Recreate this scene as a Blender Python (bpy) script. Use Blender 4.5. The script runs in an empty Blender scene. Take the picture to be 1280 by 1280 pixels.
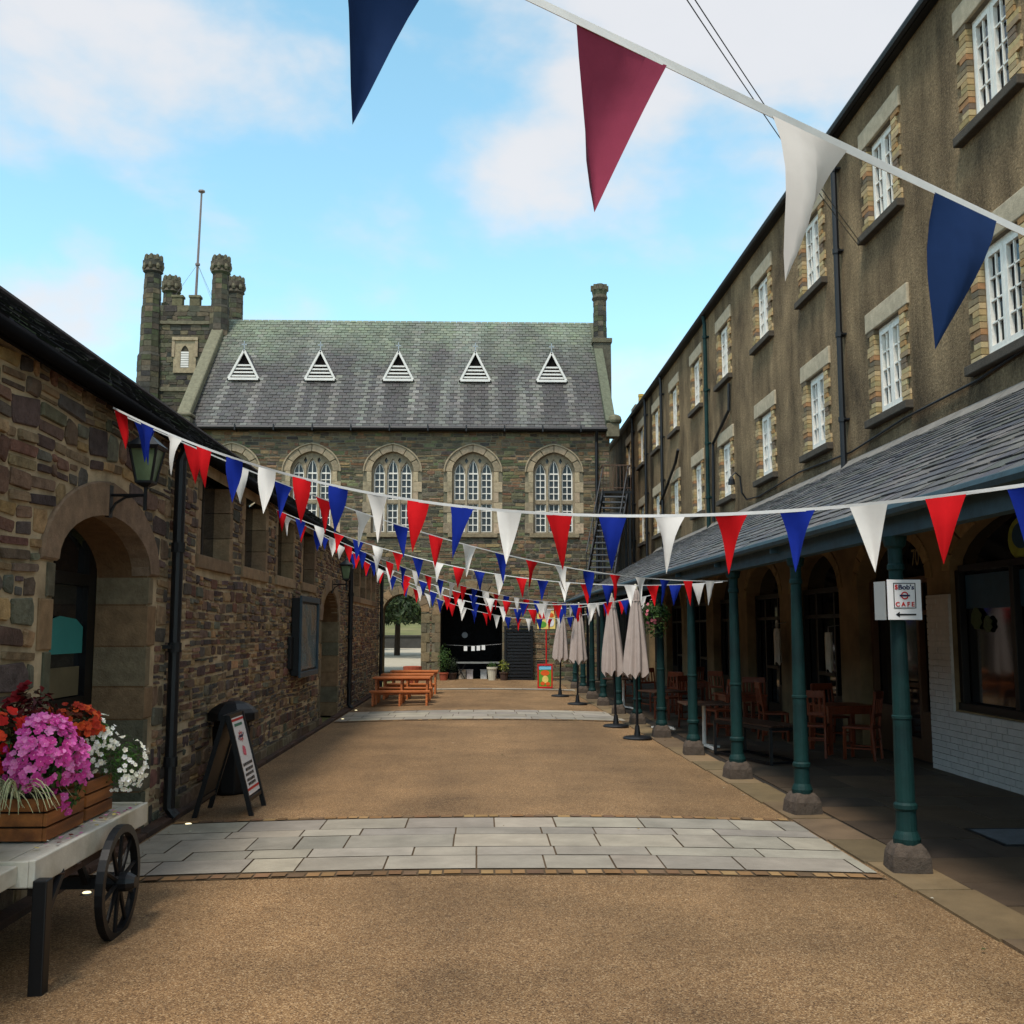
import bpy, math, random
from mathutils import Vector, Matrix, noise
from mathutils.geometry import tessellate_polygon
R = random.Random(11)
rad = math.radians
PI = math.pi
SC = bpy.context.scene
COL = SC.collection
S_WORLD = 1.15            # everything is laid out in units of 1/1.15 m and scaled to metres at the end
EYE = 1.6

def lin(c):
    c /= 255.0
    return c/12.92 if c <= .04045 else ((c+.055)/1.055)**2.4
def C(r, g, b): return (lin(r), lin(g), lin(b))
def jit(c, a=.15):
    k = 1+R.uniform(-a, a)
    return tuple(max(.003, min(1, x*k*(1+R.uniform(-a*.25, a*.25)))) for x in c)
def nz(x, y, z=0.0): return noise.noise(Vector((x, y, z)))

# ------------------------------------------------------------------ materials
def mat(name, col=(1, 1, 1), rough=.85, var=.25, vs=4.0, bump=0.0, bs=40.0, attr=False, metal=0.0, spec=.35,
        stretch=(1, 1, 1), col2=None, emit=None, translucent=0.0, coat=0.0, bd=.02):
    m = bpy.data.materials.new(name); m.use_nodes = True
    nt = m.node_tree; N = nt.nodes; L = nt.links
    b = N['Principled BSDF']
    b.inputs['Roughness'].default_value = rough
    b.inputs['Metallic'].default_value = metal
    b.inputs['Specular IOR Level'].default_value = spec
    if coat: b.inputs['Coat Weight'].default_value = coat
    tc = N.new('ShaderNodeTexCoord'); mp = N.new('ShaderNodeMapping')
    mp.inputs['Scale'].default_value = stretch
    L.new(tc.outputs['Object'], mp.inputs['Vector'])
    base = N.new('ShaderNodeRGB'); base.outputs[0].default_value = (*col, 1)
    out = base.outputs[0]
    if attr:
        at = N.new('ShaderNodeVertexColor'); at.layer_name = 'Col'
        mx = N.new('ShaderNodeMix'); mx.data_type = 'RGBA'; mx.blend_type = 'MULTIPLY'; mx.inputs[0].default_value = 1
        L.new(out, mx.inputs[6]); L.new(at.outputs['Color'], mx.inputs[7]); out = mx.outputs[2]
    if var > 0:
        n = N.new('ShaderNodeTexNoise'); n.inputs['Scale'].default_value = vs; n.inputs['Detail'].default_value = 8; n.inputs['Roughness'].default_value = .65
        L.new(mp.outputs[0], n.inputs['Vector'])
        mr = N.new('ShaderNodeMapRange'); mr.inputs['From Min'].default_value = .25; mr.inputs['From Max'].default_value = .75
        mr.inputs['To Min'].default_value = 1-var; mr.inputs['To Max'].default_value = 1+var
        L.new(n.outputs['Fac'], mr.inputs['Value'])
        if col2 is not None:
            m2 = N.new('ShaderNodeMix'); m2.data_type = 'RGBA'
            n2 = N.new('ShaderNodeTexNoise'); n2.inputs['Scale'].default_value = vs*.37; n2.inputs['Detail'].default_value = 6
            L.new(mp.outputs[0], n2.inputs['Vector'])
            r2 = N.new('ShaderNodeMapRange'); r2.inputs['From Min'].default_value = .42; r2.inputs['From Max'].default_value = .68
            L.new(n2.outputs['Fac'], r2.inputs['Value']); L.new(r2.outputs[0], m2.inputs[0])
            L.new(out, m2.inputs[6]); m2.inputs[7].default_value = (*col2, 1); out = m2.outputs[2]
        mx = N.new('ShaderNodeMix'); mx.data_type = 'RGBA'; mx.blend_type = 'MULTIPLY'; mx.inputs[0].default_value = 1
        L.new(out, mx.inputs[6]); L.new(mr.outputs[0], mx.inputs[7]); out = mx.outputs[2]
    L.new(out, b.inputs['Base Color'])
    if bump > 0:
        n = N.new('ShaderNodeTexNoise'); n.inputs['Scale'].default_value = bs; n.inputs['Detail'].default_value = 5
        L.new(mp.outputs[0], n.inputs['Vector'])
        bp = N.new('ShaderNodeBump'); bp.inputs['Strength'].default_value = bump; bp.inputs['Distance'].default_value = bd; n.inputs['Roughness'].default_value = .7
        L.new(n.outputs['Fac'], bp.inputs['Height']); L.new(bp.outputs[0], b.inputs['Normal'])
    if emit:
        b.inputs['Emission Color'].default_value = (*emit[0], 1); b.inputs['Emission Strength'].default_value = emit[1]
    if translucent > 0:
        tr = N.new('ShaderNodeBsdfTranslucent'); L.new(out, tr.inputs['Color'])
        ms = N.new('ShaderNodeMixShader'); ms.inputs[0].default_value = translucent
        L.new(b.outputs[0], ms.inputs[1]); L.new(tr.outputs[0], ms.inputs[2])
        L.new(ms.outputs[0], N['Material Output'].inputs['Surface'])
    return m

M = {}
M['stone'] = mat('rubble_stone', (1.2, 1.18, 1.14), attr=True, rough=.9, var=.5, vs=11, bump=1.0, bs=24, spec=.2, bd=.035)
M['hallstone'] = mat('slaty_stone', (1.15, 1.12, 1.08), attr=True, rough=.9, var=.42, vs=7, bump=.9, bs=20, spec=.2, bd=.03)
M['mortar'] = mat('lime_mortar', C(190, 172, 142), var=.35, vs=5, bump=.8, bs=60, rough=.95, spec=.1, col2=C(140, 122, 96))
M['hallmortar'] = mat('grey_mortar', C(118, 110, 92), var=.35, vs=4, bump=.6, bs=40, rough=.95, spec=.1, col2=C(92, 92, 72))
M['dressed'] = mat('dressed_stone', attr=True, rough=.9, var=.36, vs=9, bump=.8, bs=34, spec=.2)
M['slate'] = mat('roof_slate', attr=True, rough=.55, var=.28, vs=10, bump=.25, bs=40, spec=.5)
M['mossslate'] = mat('mossy_slate', attr=True, rough=.95, var=.4, vs=7, bump=.6, bs=30, spec=.08)
M['darkroof'] = mat('dark_soffit', C(20, 20, 22), var=.3, rough=.95, spec=.05)
M['iron'] = mat('black_iron', C(16, 17, 20), var=.3, vs=12, rough=.5, bump=.15, bs=60, spec=.4)
M['blackpaint'] = mat('black_paint', C(14, 14, 16), var=.25, vs=8, rough=.45)
M['greenpaint'] = mat('green_column_paint', C(16, 48, 46), var=.35, vs=7, rough=.6, bump=.25, bs=50, col2=C(10, 30, 32), spec=.2)
M['bluebeam'] = mat('blue_grey_paint', C(46, 68, 76), var=.35, vs=6, rough=.7, bump=.2, bs=30, col2=C(44, 70, 80))
M['white'] = mat('white_paint', C(212, 208, 200), var=.1, vs=6, rough=.55, bump=.1, bs=50)
M['oldwhite'] = mat('weathered_white_paint', C(226, 220, 208), var=.16, vs=14, rough=.7, bump=.2, bs=60)
M['cartwhite'] = mat('cart_white_paint', C(196, 190, 176), var=.2, vs=7, rough=.6, bump=.2, bs=40, col2=C(160, 152, 132))
M['glass'] = mat('dark_window_glass', C(24, 28, 34), var=.5, vs=1.3, rough=.06, spec=.7)
M['hallglass'] = mat('leaded_glass', C(40, 42, 44), var=.6, vs=2.3, rough=.2, spec=.35)
M['void'] = mat('dark_interior', C(26, 23, 22), var=.3, rough=.95, spec=.05)
M['brick'] = mat('brick', attr=True, rough=.9, var=.25, vs=14, bump=.4, bs=70, spec=.15)
M['cream'] = mat('cream_render', C(136, 114, 82), var=.28, vs=3, rough=.9, bump=.2, bs=40, col2=C(100, 84, 60))
M['whitebrick'] = mat('painted_brickwork', C(196, 192, 186), var=.12, vs=5, rough=.7, bump=.2, bs=60)
M['parasol'] = mat('parasol_cloth', C(176, 160, 150), var=.14, vs=5, rough=.95, translucent=.15, bump=.15, bs=90)
M['orangewood'] = mat('varnished_wood', C(176, 98, 48), var=.35, vs=3.5, rough=.45, bump=.15, bs=30, stretch=(1, 9, 9))
M['chairwood'] = mat('chair_wood', C(108, 48, 24), var=.35, vs=5, rough=.4, stretch=(5, 5, 1))
M['planter'] = mat('planter_wood', C(140, 84, 38), var=.35, vs=4, rough=.6, bump=.2, bs=30, stretch=(6, 1, 8), col2=C(104, 58, 26))
M['kerbwood'] = mat('kerb_brown', C(74, 52, 40), var=.35, vs=5, rough=.9, bump=.5, bs=40, col2=C(52, 42, 36))
M['soil'] = mat('soil', C(38, 28, 20), var=.4, rough=1)
M['leaf'] = mat('leaf_green', attr=True, var=.2, rough=.6, translucent=.25)
M['petal'] = mat('petal', attr=True, var=.12, vs=20, rough=.7, translucent=.3)
M['stonebase'] = mat('column_base_stone', C(84, 72, 62), var=.45, vs=9, rough=.95, bump=1.0, bs=26, col2=C(64, 56, 48))
M['teal'] = mat('teal_panel', C(50, 130, 128), var=.1, rough=.5)
M['paper'] = mat('paper', C(232, 230, 226), var=.05, rough=.8)
M['signwhite'] = mat('sign_white', C(226, 222, 220), var=.05, rough=.35)
M['signgrey'] = mat('sign_back', C(146, 148, 146), var=.08, rough=.5)
M['signred'] = mat('sign_red', C(190, 30, 30), var=.05, rough=.4)
M['signnavy'] = mat('sign_navy', C(24, 28, 70), var=.05, rough=.4)
M['signblack'] = mat('sign_black', C(20, 18, 22), var=.05, rough=.4)
M['gold'] = mat('gilt_lettering', C(150, 136, 96), var=.1, rough=.4)
M['lampglass'] = mat('lantern_glass', C(96, 112, 84), var=.3, rough=.2, spec=.6)
M['steel'] = mat('pale_metal', C(150, 150, 150), var=.2, rough=.35, metal=.6)
M['lit'] = mat('lit_lamp', C(250, 220, 130), var=0, emit=((1, .72, .25), 1.2))
M['litground'] = mat('lit_ground_light', C(250, 230, 170), var=0, emit=((1, .85, .5), .8))
M['terracotta'] = mat('terracotta', C(150, 74, 50), var=.25, rough=.9)
M['palepot'] = mat('pale_pot', C(190, 182, 160), var=.2, rough=.9)
M['bark'] = mat('bark', C(58, 46, 36), var=.4, vs=6, rough=1, bump=.8, bs=20, stretch=(3, 3, 1))
M['grass'] = mat('grass', C(92, 92, 50), var=.3, vs=.6, rough=1, col2=C(110, 104, 66))
M['road'] = mat('road', C(158, 148, 128), var=.15, vs=1.5, rough=.9, bump=.2, bs=40)
M['farwall'] = mat('far_wall', C(64, 62, 58), var=.3, vs=2, rough=1)
M['tape'] = mat('bunting_tape', C(214, 212, 208), var=.08, vs=20, rough=.8, translucent=.2)
M['red'] = mat('red_cloth', C(196, 18, 24), var=.1, vs=14, rough=.85, translucent=.14, spec=.15)
M['blue'] = mat('blue_cloth', C(16, 38, 128), var=.12, vs=14, rough=.85, translucent=.12, spec=.15)
M['flagwhite'] = mat('white_cloth', C(222, 216, 208), var=.06, vs=14, rough=.85, translucent=.12, spec=.15)
M['shadedred'] = mat('shade_toned_maroon_cloth', C(134, 54, 74), var=.1, vs=14, rough=.9, translucent=.12, spec=.1, bump=.05, bs=300)  # overhead string: backlit shade put into these three duller cloth colours
M['shadedblue'] = mat('shade_toned_navy_cloth', C(26, 46, 82), var=.12, vs=14, rough=.9, translucent=.1, spec=.1, bump=.05, bs=300)
M['shadedwhite'] = mat('shade_toned_white_cloth', C(196, 188, 180), var=.06, vs=14, rough=.9, translucent=.1, spec=.1, bump=.05, bs=300)
M['palecloth'] = mat('pale_blind', C(170, 164, 150), var=.15, vs=3, rough=.9)
M['garment'] = mat('pale_garment', C(206, 200, 186), var=.15, vs=10, rough=.95)
M['tabletop'] = mat('dark_table_top', C(60, 40, 30), var=.3, rough=.4)
M['bluepanel'] = mat('blue_panel', C(38, 74, 100), var=.2, rough=.5)
M['yellowgreen'] = mat('yellow_green_sticker', C(140, 150, 60), var=.3, vs=8, rough=.5)
M['skyblue'] = mat('print_blue', C(120, 190, 215), var=.1, rough=.4)
M['printgreen'] = mat('print_green', C(90, 150, 50), var=.3, vs=14, rough=.4)
M['leafprint'] = mat('leaf_print', C(52, 74, 36), var=.4, vs=14, rough=.5)
M['printyellow'] = mat('print_yellow', C(230, 200, 110), var=.2, vs=14, rough=.4)
M['printorange'] = mat('print_orange', C(220, 90, 30), var=.2, vs=14, rough=.4)

def gravel_mat():
    m = bpy.data.materials.new('resin_bound_gravel'); m.use_nodes = True
    nt = m.node_tree; N = nt.nodes; L = nt.links; b = N['Principled BSDF']
    b.inputs['Roughness'].default_value = .8; b.inputs['Specular IOR Level'].default_value = .3
    tc = N.new('ShaderNodeTexCoord')
    v = N.new('ShaderNodeTexVoronoi'); v.inputs['Scale'].default_value = 170; L.new(tc.outputs['Object'], v.inputs['Vector'])
    sep = N.new('ShaderNodeSeparateColor'); L.new(v.outputs['Color'], sep.inputs[0])
    cr = N.new('ShaderNodeValToRGB'); e = cr.color_ramp
    stops = [(0, C(76, 56, 37)), (.3, C(115, 86, 56)), (.6, C(134, 103, 68)), (.85, C(150, 119, 82)), (1, C(178, 151, 116))]
    e.elements[0].color = (*stops[0][1], 1); e.elements[1].position = 1; e.elements[1].color = (*stops[-1][1], 1)
    for p, c in stops[1:-1]:
        x = e.elements.new(p); x.color = (*c, 1)
    L.new(sep.outputs[0], cr.inputs[0])
    n = N.new('ShaderNodeTexNoise'); n.inputs['Scale'].default_value = .9; n.inputs['Detail'].default_value = 7; n.inputs['Roughness'].default_value = .6
    L.new(tc.outputs['Object'], n.inputs['Vector'])
    mr = N.new('ShaderNodeMapRange'); mr.inputs['From Min'].default_value = .3; mr.inputs['From Max'].default_value = .7; mr.inputs['To Min'].default_value = .72; mr.inputs['To Max'].default_value = 1.2
    L.new(n.outputs['Fac'], mr.inputs['Value'])
    mx = N.new('ShaderNodeMix'); mx.data_type = 'RGBA'; mx.blend_type = 'MULTIPLY'; mx.inputs[0].default_value = 1
    L.new(cr.outputs[0], mx.inputs[6]); L.new(mr.outputs[0], mx.inputs[7])
    def patch(scale, stretch, lo, hi, a, c):
        mp = N.new('ShaderNodeMapping'); mp.inputs['Scale'].default_value = stretch; L.new(tc.outputs['Object'], mp.inputs[0])
        q = N.new('ShaderNodeTexNoise'); q.inputs['Scale'].default_value = scale; q.inputs['Detail'].default_value = 5; L.new(mp.outputs[0], q.inputs['Vector'])
        r = N.new('ShaderNodeMapRange'); r.inputs['From Min'].default_value = lo; r.inputs['From Max'].default_value = hi; r.inputs['To Min'].default_value = a; r.inputs['To Max'].default_value = c; L.new(q.outputs['Fac'], r.inputs['Value']); return r.outputs[0]
    x = mx.outputs[2]
    for f in (patch(.8, (1, .12, 1), .4, .62, .80, 1.1), patch(3.2, (1, 1, 1), .62, .72, 1.0, .82), patch(14, (1, 1, 1), .30, .42, .8, 1.0)):
        m3 = N.new('ShaderNodeMix'); m3.data_type = 'RGBA'; m3.blend_type = 'MULTIPLY'; m3.inputs[0].default_value = 1; L.new(x, m3.inputs[6]); L.new(f, m3.inputs[7]); x = m3.outputs[2]
    L.new(x, b.inputs['Base Color'])
    bp = N.new('ShaderNodeBump'); bp.inputs['Strength'].default_value = .4; bp.inputs['Distance'].default_value = .006; bp.invert = True
    L.new(v.outputs['Distance'], bp.inputs['Height']); L.new(bp.outputs[0], b.inputs['Normal'])
    return m
M['gravel'] = gravel_mat()

def roughcast_mat():
    m = bpy.data.materials.new('brown_roughcast'); m.use_nodes = True
    nt = m.node_tree; N = nt.nodes; L = nt.links; b = N['Principled BSDF']
    b.inputs['Roughness'].default_value = .95; b.inputs['Specular IOR Level'].default_value = .15
    tc = N.new('ShaderNodeTexCoord')
    def noisy(scale, stretch, detail=6):
        mp = N.new('ShaderNodeMapping'); mp.inputs['Scale'].default_value = stretch; L.new(tc.outputs['Object'], mp.inputs[0])
        n = N.new('ShaderNodeTexNoise'); n.inputs['Scale'].default_value = scale; n.inputs['Detail'].default_value = detail; n.inputs['Roughness'].default_value = .65
        L.new(mp.outputs[0], n.inputs['Vector']); return n.outputs['Fac']
    def mrange(x, a, bb, c, d):
        r = N.new('ShaderNodeMapRange'); r.inputs['From Min'].default_value = a; r.inputs['From Max'].default_value = bb
        r.inputs['To Min'].default_value = c; r.inputs['To Max'].default_value = d; L.new(x, r.inputs['Value']); return r.outputs[0]
    cr = N.new('ShaderNodeValToRGB'); e = cr.color_ramp
    e.elements[0].position = .32; e.elements[0].color = (*C(80, 66, 50), 1); e.elements[1].position = .68; e.elements[1].color = (*C(152, 128, 96), 1)
    L.new(noisy(1.1, (1, 1, .6), 9), cr.inputs[0])
    # rain streaks
    st = mrange(noisy(1.1, (1, 1.5, .16), 9), .42, .68, 1.12, .62)
    # speckle of the roughcast
    sp = mrange(noisy(26, (1, 1, 1), 8), .3, .7, .55, 1.4)
    # one old leak: a dark band running down the wall near y = 11.6
    sx = N.new('ShaderNodeSeparateXYZ'); L.new(tc.outputs['Object'], sx.inputs[0])
    wob = mrange(noisy(1.6, (1, 1, .5)), 0, 1, -.3, .3)
    a = N.new('ShaderNodeMath'); a.operation = 'ADD'; L.new(sx.outputs['Y'], a.inputs[0]); L.new(wob, a.inputs[1])
    d = N.new('ShaderNodeMath'); d.operation = 'SUBTRACT'; L.new(a.outputs[0], d.inputs[0]); d.inputs[1].default_value = 11.55
    ab = N.new('ShaderNodeMath'); ab.operation = 'ABSOLUTE'; L.new(d.outputs[0], ab.inputs[0])
    leak = mrange(ab.outputs[0], .12, .5, .2, 1.0)
    x = cr.outputs[0]
    for f in (st, sp, leak):
        mx = N.new('ShaderNodeMix'); mx.data_type = 'RGBA'; mx.blend_type = 'MULTIPLY'; mx.inputs[0].default_value = 1
        L.new(x, mx.inputs[6]); L.new(f, mx.inputs[7]); x = mx.outputs[2]
    L.new(x, b.inputs['Base Color'])
    bp = N.new('ShaderNodeBump'); bp.inputs['Strength'].default_value = 1.0; bp.inputs['Distance'].default_value = .03
    L.new(noisy(34, (1, 1, 1), 6), bp.inputs['Height']); L.new(bp.outputs[0], b.inputs['Normal'])
    return m
M['roughcast'] = roughcast_mat()
M['slab'] = mat('grey_paving_slab', attr=True, rough=.9, var=.25, vs=3, bump=.3, bs=60, spec=.15)
M['flagstone'] = mat('arcade_flagstone', attr=True, rough=.7, var=.3, vs=3, bump=.3, bs=30)

# ------------------------------------------------------------------ mesh builder
ORG = {}
class MB:
    def __init__(self): self.v = []; self.f = []; self.c = []; self.m = []
    def add(self, vs, fs, c=(1, 1, 1), m=0):
        o = len(self.v); self.v += [tuple(p) for p in vs]
        for f in fs: self.f.append([i+o for i in f]); self.c.append(c); self.m.append(m)
    def quad(self, a, b, c_, d, c=(1, 1, 1), m=0): self.add([a, b, c_, d], [(0, 1, 2, 3)], c, m)
    def box(self, x0, x1, y0, y1, z0, z1, c=(1, 1, 1), m=0, T=None):
        vs = [Vector(p) for p in ((x0, y0, z0), (x1, y0, z0), (x1, y1, z0), (x0, y1, z0), (x0, y0, z1), (x1, y0, z1), (x1, y1, z1), (x0, y1, z1))]
        if T: vs = [T @ p for p in vs]
        self.add(vs, [(3, 2, 1, 0), (4, 5, 6, 7), (0, 1, 5, 4), (1, 2, 6, 5), (2, 3, 7, 6), (3, 0, 4, 7)], c, m)
    def bar(self, a, b, w, h, c=(1, 1, 1), m=0, up=(0, 0, 1)):
        a = Vector(a); b = Vector(b); d = (b-a); L = d.length; d.normalize()
        s = d.cross(Vector(up))
        if s.length < 1e-4: s = Vector((1, 0, 0))
        s.normalize(); u = s.cross(d)
        vs = []
        for p in (a, b):
            for i, j in ((-1, -1), (1, -1), (1, 1), (-1, 1)): vs.append(p+s*(w/2*i)+u*(h/2*j))
        self.add(vs, [(0, 3, 2, 1), (4, 5, 6, 7), (0, 1, 5, 4), (1, 2, 6, 5), (2, 3, 7, 6), (3, 0, 4, 7)], c, m)
    def tube(self, pts, r, n=8, c=(1, 1, 1), m=0, closed=False):
        pts = [Vector(p) for p in pts]; k = len(pts)
        rs = r if isinstance(r, (list, tuple)) else [r]*k
        rings = []
        prev = None
        for i, p in enumerate(pts):
            if closed: d = pts[(i+1) % k]-pts[i-1]
            else: d = pts[min(i+1, k-1)]-pts[max(i-1, 0)]
            d.normalize()
            if prev is None:
                s = d.cross(Vector((0, 0, 1)))
                if s.length < 1e-3: s = d.cross(Vector((0, 1, 0)))
            else: s = prev-d*prev.dot(d)
            s.normalize(); prev = s; u = d.cross(s)
            rings.append([p+(s*math.cos(2*PI*j/n)+u*math.sin(2*PI*j/n))*rs[i] for j in range(n)])
        vs = [q for rg in rings for q in rg]; fs = []
        for i in range(k if closed else k-1):
            for j in range(n):
                a = i*n+j; b = i*n+(j+1) % n; i2 = ((i+1) % k)*n
                fs.append((a, b, i2+(j+1) % n, i2+j))
        if not closed: fs += [tuple(range(n))[::-1], tuple((k-1)*n+j for j in range(n))]
        self.add(vs, fs, c, m)
    def lathe(self, cx, cy, prof, n=16, c=(1, 1, 1), m=0, mod=None, rot=0):
        vs = []; fs = []
        for (z, r) in prof:
            for j in range(n):
                t = 2*PI*j/n+rot; k = mod(t, z) if mod else 1
                vs.append((cx+r*k*math.cos(t), cy+r*k*math.sin(t), z))
        for i in range(len(prof)-1):
            for j in range(n):
                fs.append((i*n+j, i*n+(j+1) % n, (i+1)*n+(j+1) % n, (i+1)*n+j))
        fs += [tuple(range(n))[::-1], tuple((len(prof)-1)*n+j for j in range(n))]
        self.add(vs, fs, c, m)
    def prism(self, poly, ext, c=(1, 1, 1), m=0):
        poly = [Vector(p) for p in poly]; n = len(poly); ext = Vector(ext)
        vs = poly+[p+ext for p in poly]
        fs = [tuple(range(n))[::-1], tuple(range(n, 2*n))]+[(i, (i+1) % n, n+(i+1) % n, n+i) for i in range(n)]
        self.add(vs, fs, c, m)
    def holed(self, outer, holes, f, c=(1, 1, 1), m=0):
        loops = [[Vector((u, v, 0)) for u, v in outer]]+[[Vector((u, v, 0)) for u, v in h] for h in holes]
        tris = tessellate_polygon(loops)
        pts = [p for l in loops for p in l]
        self.add([f(p.x, p.y) for p in pts], [tuple(t) for t in tris], c, m)
    def mesh(self, name, mats, off=None, smooth=False):
        me = bpy.data.meshes.new(name)
        vs = self.v
        if off is not None: vs = [(x-off[0], y-off[1], z-off[2]) for x, y, z in vs]
        me.from_pydata(vs, [], self.f)
        for mm in (mats if isinstance(mats, (list, tuple)) else [mats]): me.materials.append(mm)
        ca = me.color_attributes.new('Col', 'FLOAT_COLOR', 'CORNER')
        buf = []
        for p, c in zip(me.polygons, self.c): buf += list((*c[:3], 1.0))*p.loop_total
        ca.data.foreach_set('color', buf)
        me.polygons.foreach_set('material_index', self.m)
        if smooth: me.polygons.foreach_set('use_smooth', [True]*len(me.polygons))
        me.update(); return me
    def build(self, name, mats, parent=None, smooth=False, bev=0.0, local=False, fix=True):
        off = None
        if parent is not None and not local: off = ORG.get(parent.name)
        me = self.mesh(name, mats, off, smooth)
        if fix:
            import bmesh
            bm = bmesh.new(); bm.from_mesh(me); bmesh.ops.recalc_face_normals(bm, faces=bm.faces); bm.to_mesh(me); bm.free()
        o = bpy.data.objects.new(name, me); COL.objects.link(o)
        if parent is not None:
            o.parent = parent; ORG[o.name] = off
        if bev:
            md = o.modifiers.new('bevel', 'BEVEL'); md.width = bev; md.segments = 2; md.limit_method = 'ANGLE'
        return o

def thing(name, label, cat, loc=(0, 0, 0), group=None, rz=0.0):
    o = bpy.data.objects.new(name, None); COL.objects.link(o); o.empty_display_size = .1
    o.location = loc; o.rotation_euler = (0, 0, rz); o['label'] = label; o['category'] = cat
    if group: o['group'] = group
    ORG[o.name] = tuple(loc); return o
def tag(o, label=None, cat=None, group=None, kind=None):
    if label: o['label'] = label
    if cat: o['category'] = cat
    if group: o['group'] = group
    if kind: o['kind'] = kind
    return o
def copy_tree(o, parent=None):
    c = o.copy(); COL.objects.link(c)
    if parent is not None: c.parent = parent
    for ch in list(o.children): copy_tree(ch, c)
    return c
def copy_thing(o, loc, label, rz=None):
    c = copy_tree(o); c.location = loc; c['label'] = label
    if rz is not None: c.rotation_euler = (0, 0, rz)
    return c
def text_mesh(txt, size, name, mat_, parent, Mx, extr=.0015, bold=0.0, sx=1.0, align='CENTER'):
    cu = bpy.data.curves.new(name, 'FONT'); cu.body = txt; cu.size = size; cu.extrude = extr; cu.align_x = align; cu.align_y = 'CENTER'; cu.offset = bold
    tmp = bpy.data.objects.new(name+'_tmp', cu); COL.objects.link(tmp)
    dg = bpy.context.evaluated_depsgraph_get(); me = bpy.data.meshes.new_from_object(tmp.evaluated_get(dg))
    bpy.data.objects.remove(tmp); bpy.data.curves.remove(cu)
    me.transform(Matrix.Diagonal((sx, 1, 1, 1))); me.transform(Mx); me.materials.clear(); me.materials.append(mat_)
    o = bpy.data.objects.new(name, me); COL.objects.link(o); o.parent = parent; return o

# ------------------------------------------------------------------ masonry helpers
def arch_pts(uc, w, s, a, n=14, point=.15):
    """from right spring over the apex to left spring"""
    out = []
    for i in range(n+1):
        th = PI*i/n
        t = th if th <= PI/2 else PI-th
        out.append((uc+w*math.cos(th), s+(a-s)*((1-point)*math.sin(t)+point*t/(PI/2))))
    return out
def arch_hole(uc, w, b, s, a, n=14, point=.15):
    return [(uc+w, b)]+arch_pts(uc, w, s, a, n, point)+[(uc-w, b)]
def extent(poly, v):
    xs = []
    for i in range(len(poly)):
        (x0, y0), (x1, y1) = poly[i], poly[(i+1) % len(poly)]
        if (y0-v)*(y1-v) <= 0 and y0 != y1: xs.append(x0+(x1-x0)*(v-y0)/(y1-y0))
    return (min(xs), max(xs)) if len(xs) >= 2 else None
def rubble(mb, f, u0, u1, v0, v1, blocks, h, l, pal, prot=(.008, .03), gap=.012, warp=.05, wf=.7, split=.25):
    """f(u,v,n)->point. Each stone is a chamfered, slightly irregular block standing out of the mortar."""
    v = v0; 
    while v < v1-.02:
        hh = R.uniform(*h); hh = min(hh, v1-v)
        if v1-(v+hh) < h[0]*.6: hh = v1-v
        iv = [(u0, u1)]
        for poly in blocks:
            ex = [e for e in (extent(poly, v+.01), extent(poly, v+hh*.5), extent(poly, v+hh-.01)) if e]
            if not ex: continue
            a = min(e[0] for e in ex)*.5+max(e[0] for e in ex)*.5; b = min(e[1] for e in ex)*.5+max(e[1] for e in ex)*.5
            niv = []
            for (p, q) in iv:
                if b <= p or a >= q: niv.append((p, q)); continue
                if a > p+.03: niv.append((p, a))
                if b < q-.03: niv.append((b, q))
            iv = niv
        for (p, q) in iv:
            u = p
            while u < q-.01:
                ll = R.uniform(*l)*(1 if R.random() < .8 else .55)
                if q-(u+ll) < l[0]*.5: ll = q-u
                if hh > h[0]*1.25 and R.random() < split:
                    k = R.uniform(.4, .6); stone(mb, f, u, u+ll, v, v+hh*k, pal, prot, gap, warp, wf); stone(mb, f, u, u+ll, v+hh*k, v+hh, pal, prot, gap, warp, wf)
                else: stone(mb, f, u, u+ll, v, v+hh, pal, prot, gap, warp, wf)
                u += ll
        v += hh
def stone(mb, f, a, b, c, d, pal, prot, gap, warp, wf):
    a += gap*R.uniform(.3, .8); b -= gap*R.uniform(.3, .8); c += gap*R.uniform(.3, .8); d -= gap*R.uniform(.3, .8)
    if b-a < .02 or d-c < .015: return
    mn = min(b-a, d-c)
    k = [mn*R.choice((R.uniform(.04, .16), R.uniform(.1, .36))) for _ in range(4)]
    j = lambda: R.uniform(-.09, .09)*mn
    ring = [(a+k[0], c+j()), (b-k[1], c+j()), (b+j(), c+k[1]), (b+j(), d-k[2]), (b-k[2], d+j()), (a+k[3], d+j()), (a+j(), d-k[3]), (a+j(), c+k[0])]
    cu = (a+b)/2; cv = (c+d)/2; p = R.uniform(*prot); ins = min(.014, mn*.16)
    tu = R.uniform(-.3, .3)*p/(b-a); tv = R.uniform(-.4, .4)*p/(d-c)
    def W(u, v, n):
        return f(u+warp*.4*nz(u*wf*1.3, v*2.1, 9), v+warp*nz(u*wf, v*1.4, 3), n)
    vs = []
    for (u, v) in ring: vs.append(W(u, v, -.015))
    for (u, v) in ring: vs.append(W(u, v, p*.55))
    for (u, v) in ring:
        du, dv = cu-u, cv-v; L = math.hypot(du, dv) or 1
        vs.append(W(u+du/L*ins, v+dv/L*ins, p+(u-cu)*tu+(v-cv)*tv))
    fs = [(i, (i+1) % 8, 8+(i+1) % 8, 8+i) for i in range(8)]+[(8+i, 8+(i+1) % 8, 16+(i+1) % 8, 16+i) for i in range(8)]+[tuple(range(16, 24))]
    mb.add(vs, fs, jit(pal(cu, cv), .3))
def pick(*cw):
    cs = [c for c, w in cw]; ws = [w for c, w in cw]
    return lambda u=0, v=0: R.choices(cs, ws)[0]
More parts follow.
